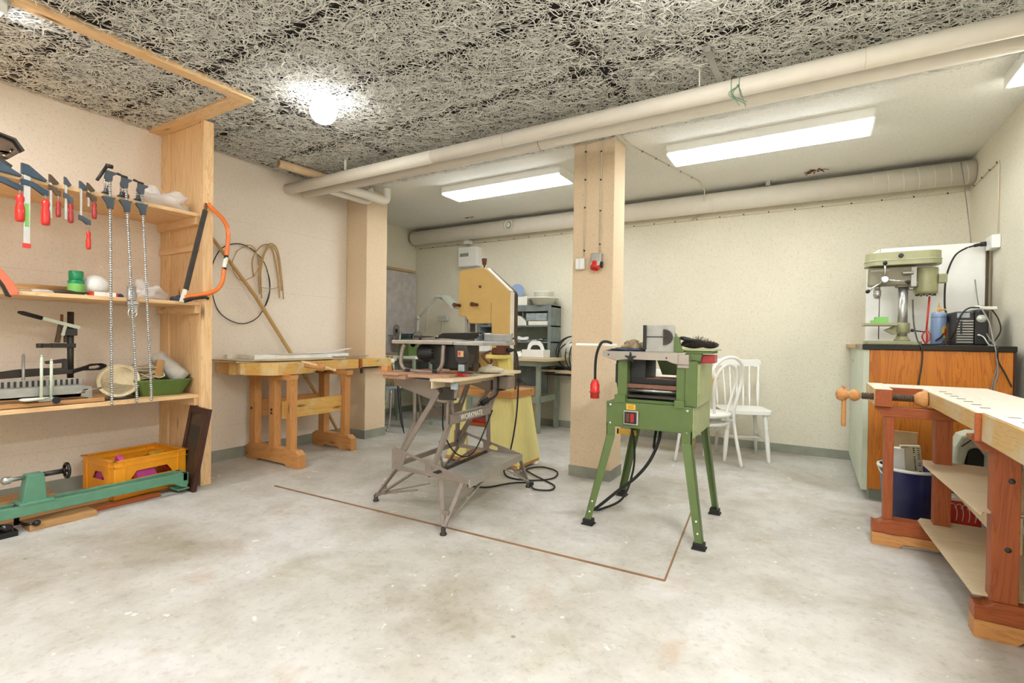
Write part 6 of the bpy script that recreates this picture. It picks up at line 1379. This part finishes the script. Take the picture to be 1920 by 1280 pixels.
for z in (1.045, 1.24, 1.475): MB().box(-3.75, -2.68, 5.35, 5.62, z, z+.018 if z < 1.4 else z+.03).build('shelf_plate', 'steel_shelf', t, .001)
MB().box(-3.75, -2.68, 5.345, 5.352, 1.43, 1.475).build('front_lip', 'steel_shelf', t)
MB().box(-3.71, -2.72, 5.615, 5.64, .9, 1.47).build('back_sheet', 'grey_green', t)
def bin_(name, mat, label, x0, x1, y0, y1, z0, z1, cat='box', bev=.006): return solo(name, MB().box(x0, x1, y0, y1, z0, z1), mat, label, cat, ((x0+x1)/2, (y0+y1)/2, z0), bevel=bev)
bin_('galvanised_tray', 'galv', 'galvanised metal drawer tipped on the upper steel shelf', -3.03, -2.74, 5.36, 5.55, 1.315, 1.405)
bin_('storage_tray', 'off_white', 'flat cream tray beneath the galvanised drawer on the steel shelf', -3.0, -2.73, 5.36, 5.56, 1.2585, 1.31)
solo('storage_bin', MB().plate([[(-3.28, 1.2585), (-3.04, 1.2585), (-3.04, 1.30), (-3.12, 1.37), (-3.20, 1.39), (-3.28, 1.32)]], (0, 5.45, 0), (1, 0, 0), (0, 0, 1), .14), 'off_white', 'cream sloping storage bin on the upper steel shelf', 'box', (-3.16, 5.45, 1.2585), bevel=.004)
solo('wire_ring', MB().tube([(-3.14+.045*math.cos(a), 5.40, 1.40+.045*math.sin(a)) for a in [2*PI*k/18 for k in range(18)]], .006, 6, close=True), 'zinc', 'metal ring leaning above the cream bin on the steel shelf', 'ring', (-3.14, 5.40, 1.35))
bin_('storage_tub', 'off_white', 'cream ribbed tub on top of the steel shelving', -3.26, -3.02, 5.36, 5.58, 1.5055, 1.615)
t = thing('basin', 'stacked cream plastic basins on the right end of the steel shelving', 'basin', (-2.82, 5.46, 1.506))
MB().lathe([(.12, 0), (.155, .075), (.185, .08), (.185, .09), (.13, .09)], (-2.83, 5.44, 1.506), n=30).build('basin', 'off_white', t)
MB().lathe([(.12, 0), (.12, .06), (.128, .065), (.128, .075)], (-2.83, 5.44, 1.597), n=30).build('lid', 'off_white', t)
solo('blue_dish', MB().lathe([(.09, 0), (.09, .01)], (-3.24, 5.50, 1.70), (.3, -1, .1), 26), 'gas_blue', 'round pale blue dish standing behind the cream tub on the steel shelving', 'dish', (-3.24, 5.5, 1.61))
t = thing('tote_caddy', 'white plastic caddy with arched carrying handle on the alcove workbench', 'caddy', (-2.83, 5.25, .873))
MB().box(-2.97, -2.68, 5.16, 5.34, .873, .965).build('tray', 'white_paint', t, .006)
b = MB(); b.plate([[(-2.945, .96), (-2.925, 1.03), (-2.88, 1.07), (-2.78, 1.07), (-2.735, 1.03), (-2.71, .96), (-2.755, .96), (-2.77, 1.0), (-2.80, 1.02), (-2.86, 1.02), (-2.89, 1.0), (-2.905, .96)]], (0, 5.25, 0), (1, 0, 0), (0, 0, 1), .02); b.build('handle', 'white_paint', t, .004)
crumple('plastic_bag', 'paper', 'white crumpled bag on the alcove workbench left of the caddy', 'bag', (-3.10, 5.2, .873), (.12, .09, .045), 21, 6, 20)
crumple('plastic_bag', 'paper', 'white crumpled packets heaped on the lower steel shelf', 'bag', (-3.12, 5.45, 1.064), (.09, .07, .03), 22, 9, 20)
bin_('paper_pad', 'paper', 'white paper pad on the lower steel shelf', -3.32, -3.18, 5.36, 5.5, 1.064, 1.10, 'papers', .001)
crumple('small_parts', 'steel', 'heap of small metal fittings on the lower steel shelf', 'fittings', (-2.88, 5.45, 1.064), (.10, .06, .022), 23, 12, 24)
for k, (x, m_, l_) in enumerate(((-3.62, 'white_paint', 'round white tin on the lower shelf framed by the bandsaw opening, leftmost'), (-3.47, 'off_white', 'smaller white tin on the lower shelf framed by the bandsaw opening, rightmost'))):
    solo('tin', MB().lathe([(.055, 0), (.055, .08), (.06, .082), (.06, .095), (.0, .096)], (x, 5.42, 1.064), n=24), m_, l_, 'tin', (x, 5.42, 1.064))
bin_('blue_box', 'navy', 'blue and white carton beside the tins behind the bandsaw', -3.74, -3.69, 5.36, 5.46, 1.064, 1.14, 'box', .002) if False else bin_('blue_carton', 'gas_blue', 'small blue carton left of the tins behind the bandsaw', -3.88, -3.79, 5.20, 5.28, .873, 1.11, 'box', .002)
crumple('plastic_bag', 'clear_plastic', 'clear bag spread along the upper shelf behind the bandsaw', 'bag', (-3.52, 5.46, 1.2585), (.15, .075, .05), 25, 6, 24)
bin_('white_bin', 'white_paint', 'white open bin on the workbench behind the bandsaw opening', -3.68, -3.34, 5.20, 5.33, .873, 1.0, 'box', .004)
bin_('wall_box', 'lamp_grey', 'small grey junction box low on the back wall left of the bandsaw', -4.62, -4.46, 5.60, 5.649, 1.33, 1.41, 'electrical box', .004)
for x in (-4.84, -4.56):
    solo('wall_conduit', MB().tube(sm([(x, 5.60, .88), (x+.005, 5.62, 1.1), (x+.02, 5.62, 1.35)] if x > -4.7 else [(x, 5.60, .88), (x, 5.62, 1.3), (x+.03, 5.62, 1.52), (x+.13, 5.60, 1.66)], 6), .008, 8), 'off_white', 'white flexible conduit rising from the alcove bench, %s' % ('right one, shorter' if x > -4.7 else 'left one, taller and bowed'), 'conduit', (x, 5.6, .88))
t = thing('desk_lamp', 'angled grey work lamp over the alcove workbench', 'desk lamp', (-4.72, 5.25, .873))
MB().lathe([(.05, 0), (.05, .02), (.012, .03), (.012, .06)], (-4.72, 5.25, .873), n=20).build('base', 'lamp_grey', t)
b = MB(); b.cyl((-4.72, 5.25, .92), (-4.68, 5.25, 1.36), .008, n=8); b.cyl((-4.70, 5.25, .92), (-4.66, 5.25, 1.36), .005, n=8); b.cyl((-4.68, 5.25, 1.36), (-4.36, 5.25, 1.655), .008, n=8); b.cyl((-4.66, 5.25, 1.35), (-4.34, 5.25, 1.635), .005, n=8); b.build('arm', 'lamp_grey', t)
b = MB(); b.ball((-4.68, 5.25, 1.36), .028, 12); b.ball((-4.35, 5.25, 1.65), .02, 12); b.build('joint', 'lamp_grey', t)
b = MB(); b.add([(-4.36, 5.18, 1.665), (-4.20, 5.18, 1.66), (-3.99, 5.18, 1.49), (-4.36, 5.33, 1.665), (-4.20, 5.33, 1.66), (-3.99, 5.33, 1.49), (-4.34, 5.17, 1.63), (-4.21, 5.17, 1.62), (-4.03, 5.17, 1.475), (-4.34, 5.34, 1.63), (-4.21, 5.34, 1.62), (-4.03, 5.34, 1.475)],
   [(0, 1, 4, 3), (1, 2, 5, 4), (0, 6, 7, 1), (1, 7, 8, 2), (3, 4, 10, 9), (4, 5, 11, 10), (0, 3, 9, 6), (2, 8, 11, 5)]); b.build('shade', 'lamp_grey', t)
b = MB(); b.bar((-4.32, 5.25, 1.63), (-4.08, 5.25, 1.52), .05, .02); b.build('tube', 'off_white', t, .003)
t = thing('bench_grinder', 'double-ended bench grinder on the alcove workbench', 'grinder', (-4.78, 5.15, .873))
MB().box(-4.86, -4.66, 5.08, 5.20, .873, 1.0).build('pedestal', 'grey_green', t, .01)
b = MB(); b.cyl((-4.86, 5.14, 1.08), (-4.66, 5.14, 1.08), .06, n=22); b.build('motor', 'cast_blue', t)
for x in (-4.95, -4.60):
    MB().cyl((x, 5.14, 1.08), (x+.03, 5.14, 1.08), .095, n=28).build('wheel', 'zinc', t); MB().cyl((x-.008, 5.14, 1.08), (x, 5.14, 1.08), .035, n=18).build('washer', 'dark_metal', t)
t = thing('scroll_saw', 'small grey disc sander standing behind the table saw', 'sander', (-4.05, 4.5, 0))
WORLD.pop(t.name, None); bpy.data.objects.remove(t)
t = thing('machine_stand', 'grey stand with a vertical cutting disc and tray behind the table saw', 'machine', (-4.25, 4.75, 0))
MB().box(-4.62, -4.05, 4.50, 4.86, .83, .86).build('tray', 'off_white', t, .004)
for x, y in ((-4.60, 4.52), (-4.09, 4.52), (-4.60, 4.82), (-4.09, 4.82)): MB().bar((x, y, .83), (x+(-.03 if x < -4.3 else .03), y, 0), .03, .03).build('leg', 'grey_green', t)
b = MB(); b.box(-4.42, -4.25, 4.60, 4.76, .86, 1.02); b.cyl((-4.42, 4.68, 1.02), (-4.25, 4.68, 1.02), .055, n=18); b.build('motor', 'green', t, .005)
b = MB(); b.lathe([(.0, 0), (.075, .0), (.08, .004), (.08, .012), (0, .012)], (-4.46, 4.62, 1.17), (-.2, -1, 0), 30); b.build('disc', 'steel', t)
b = MB(); b.lathe([(.0, 0), (.028, .0), (.028, .004)], (-4.462, 4.61, 1.17), (-.2, -1, 0), 20); b.build('hub', 'dark_metal', t)
b = MB(); b.cyl((-4.46, 4.66, .86), (-4.46, 4.66, 1.14), .02, n=12); b.box(-4.60, -4.46, 4.60, 4.66, 1.10, 1.115); b.build('support', 'zinc', t, .002)
# things hanging and leaning near the pillar
for k, x in enumerate((-4.48, -4.42, -4.36)):
    t = thing('mallet', 'pale mallet hanging handle down at the alcove machine stand, %s' % ('left', 'middle', 'right')[k], 'mallet', (x, 4.46, .80), group='mallets on the machine stand')
    MB().box(x-.022, x+.022, 4.425, 4.495, .80, .86).build('head', 'card_grey', t, .008)
    MB().tube([(x, 4.46, .80), (x+.012, 4.455, .62), (x+.03, 4.45, .50)], [.008, .010, .013], 8).build('handle', 'cane', t)
t = thing('folding_chair', 'blue-grey folding chair with chrome tube frame in the alcove', 'chair', (-4.35, 4.45, 0))
MB().box(-4.60, -4.24, 4.22, 4.48, .475, .50).build('seat', 'galv', t, .008)
MB().box(-4.60, -4.24, 4.20, 4.215, .36, .475).build('side_panel', 'cast_blue', t, .004)
MB().tube(sm([(-4.60, 4.20, .01), (-4.24, 4.20, .01), (-4.20, 4.22, .03), (-4.21, 4.26, .20), (-4.24, 4.30, .47)], 6), .010, 8).build('frame_tube', 'chrome', t)
MB().tube([(-4.60, 4.20, .30), (-4.24, 4.21, .31)], .009, 8).build('cross_tube', 'chrome', t)
MB().tube(sm([(-4.60, 4.50, .01), (-4.26, 4.50, .01), (-4.22, 4.48, .03), (-4.22, 4.44, .20), (-4.24, 4.40, .47)], 6), .010, 8).build('frame_tube', 'chrome', t)
t = thing('walking_pole', 'black and white telescopic pole leaning behind the folding work stand', 'pole', (-4.0, 4.2, 0))
MB().tube([(-4.08, 4.25, .60), (-4.06, 4.24, .50), (-4.02, 4.22, .30), (-3.97, 4.2, .12), (-3.93, 4.2, .003)], [.018, .019, .018, .014, .004], 10).build('shaft', 'black', t)
b = MB()
for k in range(3): b.lathe([(.0195, 0), (.0195, .012)], (-4.07+.004*k, 4.245, .565-k*.028), (-.15, -.05, 1), 12, caps=False)
b.build('white_band', 'white_paint', t)
# coiled hose and pale drum on a ledge behind the pillar
t = thing('wall_ledge', 'narrow wooden ledge on the back wall behind the centre pillar', 'shelf', (-2.4, 5.55, .68))
MB().box(-2.88, -2.15, 5.40, 5.648, .700, .722).build('shelf_board', 'ply_X', t, .002)
MB().box(-2.80, -2.2, 5.44, 5.60, .655, .700).build('drawer_rail', 'dark_metal', t, .002)
MB().box(-2.62, -2.15, 5.35, 5.42, .690, .699).build('lip', 'ply_X', t, .001)
solo('lamp_drum', MB().lathe([(.02, -.07), (.07, -.06), (.078, -.03), (.078, .05), (.06, .07), (.02, .075)], (-2.46, 5.48, .985), (.0, -1, .1), 28).cyl((-2.46, 5.48, .93), (-2.46, 5.48, .724), .012, n=10), 'lamp_grey', 'pale grey drum-shaped fan standing on the wall ledge half behind the pillar', 'fan', (-2.46, 5.48, .722))
b = MB()
for k, (cx2, cz2, rx, rz_) in enumerate(((-2.44, .94, .21, .19), (-2.43, .93, .19, .20), (-2.45, .90, .16, .15), (-2.40, .91, .11, .16), (-2.37, .90, .08, .17))):
    b.tube([(cx2+rx*math.cos(a), 5.44-.012*k+.02*math.sin(a), cz2+rz_*math.sin(a)) for a in [2*PI*q/40 for q in range(40)]], .0075, 7, close=True)
solo('cable_coil', b, 'black_rubber', 'upright coil of black cable beside the pale fan on the ledge', 'cable coil', (-2.44, 5.44, .723))
solo('cable_coil', MB().tube([(-2.50+.19*math.cos(a), 5.50+.08*math.sin(a), .735+.002*math.sin(3*a)) for a in [2*PI*q/40 for q in range(40)]], .009, 8, close=True).tube([(-2.50+.16*math.cos(a), 5.49+.065*math.sin(a), .752) for a in [2*PI*q/40 for q in range(40)]], .009, 8, close=True), 'black_rubber', 'flat coil of cable lying on the wall ledge', 'cable coil', (-2.50, 5.5, .723))

# ------------------------------------------------------------------ pieces of parts go one level deeper
NEST = {'f_clamp': {'handle': 'screw', 'end_cap': 'bar', 'sticker': 'bar'}, 'bar_clamp': {'crank_handle': 'head', 'screw': 'head', 'pressure_pad': 'head'},
 'bow_saw': {'sticker': 'frame', 'sticker_print': 'frame', 'hand_guard': 'frame', 'tag': 'blade_guard'}, 'hand_saw': {'grip_inset': 'grip'},
 'iron_bracket': {'rim': 'body', 'latch': 'body'}, 'drill_stand': {'lever_grip': 'lever_arm', 'slide': 'bracket'},
 'mitre_saw': {'scale_marks': 'fence', 'saw_handle': 'saw_blade', 'back_grip': 'saw_blade', 'clamp_knob': 'rod_clamp'},
 'lathe': {'handwheel': 'tailstock', 'spindle': 'tailstock', 'live_centre': 'tailstock', 'clamp_lever': 'bed'}, 'picture_frame': {'picture': 'mount'},
 'workbench': {'vise_handle': 'vise_screw', 'screw_head': 'vise_screw', 'pressure_disc': 'vise_screw', 'foot_pad': 'foot', 'dog_hole': 'bench_top', 'edge_strip': 'bench_top', 'tail_screw': 'tail_vise', 'tail_slide': 'tail_vise', 'worn_side': 'vise_arm', 'nut': 'vise_arm'},
 'bucket': {'rim': 'body', 'handle': 'body'}, 'paint_sack': {'red_print': 'sack', 'white_print': 'sack'}, 'jigsaw_case': {'seam': 'housing'}, 'carton': {'printed_lines': 'box', 'red_end': 'box'},
 'folding_workbench': {'foot': 'leg', 'pivot': 'diagonal_leg', 'lettering': 'leg_frame', 'clamp_box': 'jaw_support', 'crank': 'gear_housing', 'step_edge': 'step_board'},
 'table_saw': {'rubber_foot': 'tube_leg', 'switch_plate': 'switch_housing', 'red_button': 'switch_housing', 'data_plate': 'switch_housing', 'guard_bolt': 'blade_guard'},
 'bandsaw': {'knob': 'door', 'screw': 'door', 'door_seam': 'door', 'caster': 'stand_bottom', 'name_plate_band': 'name_plate', 'plug': 'power_cable', 'coupler': 'power_cable', 'guide_block': 'blade_guide', 'tension_knob': 'frame'},
 'planer': {'rubber_foot': 'leg', 'bolt_hole': 'leg', 'bolt': 'base_box', 'side_cover': 'base_box', 'switch_box': 'switch_frame', 'switch_button': 'switch_frame', 'label_lines': 'yellow_label', 'gear_side': 'gear_cover', 'star_knob': 'infeed_table', 'screw_hole': 'infeed_table', 'fence_slot': 'fence_plate', 'fence_edge': 'fence_plate', 'fence_quadrant': 'fence_plate', 'red_cap_strap': 'red_cap', 'power_plug': 'power_cable', 'rubber_ring': 'power_cable'},
 'power_socket': {'red_outlet': 'housing', 'flap': 'housing', 'latch': 'housing'}, 'light_switch': {'rocker': 'switch_box'}, 'air_valve': {'disc': 'ring', 'gap': 'ring'},
 'white_cabinet': {'catch': 'body'}, 'drill_press': {'lever_knob': 'feed_lever', 'case_lip': 'belt_case', 'cover_knob': 'belt_cover', 'motor_box': 'motor', 'vent_holes': 'motor', 'raised_lettering': 'head', 'table_lever': 'table_bracket', 'chuck': 'quill'},
 'gas_cylinder': {'flame': 'oval_label', 'seam': 'cylinder'}, 'radio': {'grille_bars': 'front_case', 'display': 'front_case', 'slot': 'front_case', 'dial': 'body', 'jack_lead': 'body'},
 'distribution_box': {'window': 'cover'}, 'bench_grinder': {'washer': 'wheel'}, 'ventilation_duct': {'tape_ring': 'duct', 'joint_ring': 'duct'}, 'heating_pipe': {'joint_band': 'pipe', 'branch_pipe': 'pipe'},
 'ceiling_light': {'end_cap': 'housing'}, 'walking_pole': {'white_band': 'shaft'}}
def stem(o): return o.name.split('.')[0]
def mid(o):
    n = len(o.data.vertices); a = Vector((0, 0, 0))
    for v in o.data.vertices: a += v.co
    return a/max(n, 1)
for th in [o for o in COL.objects if o.parent is None and o.children and stem(o) in NEST]:
    mp = NEST[stem(th)]; kids = list(th.children)
    for c in kids:
        if stem(c) in mp:
            cand = [k for k in kids if stem(k) == mp[stem(c)] and k is not c]
            if cand: c.parent = min(cand, key=lambda k: (mid(k)-mid(c)).length)
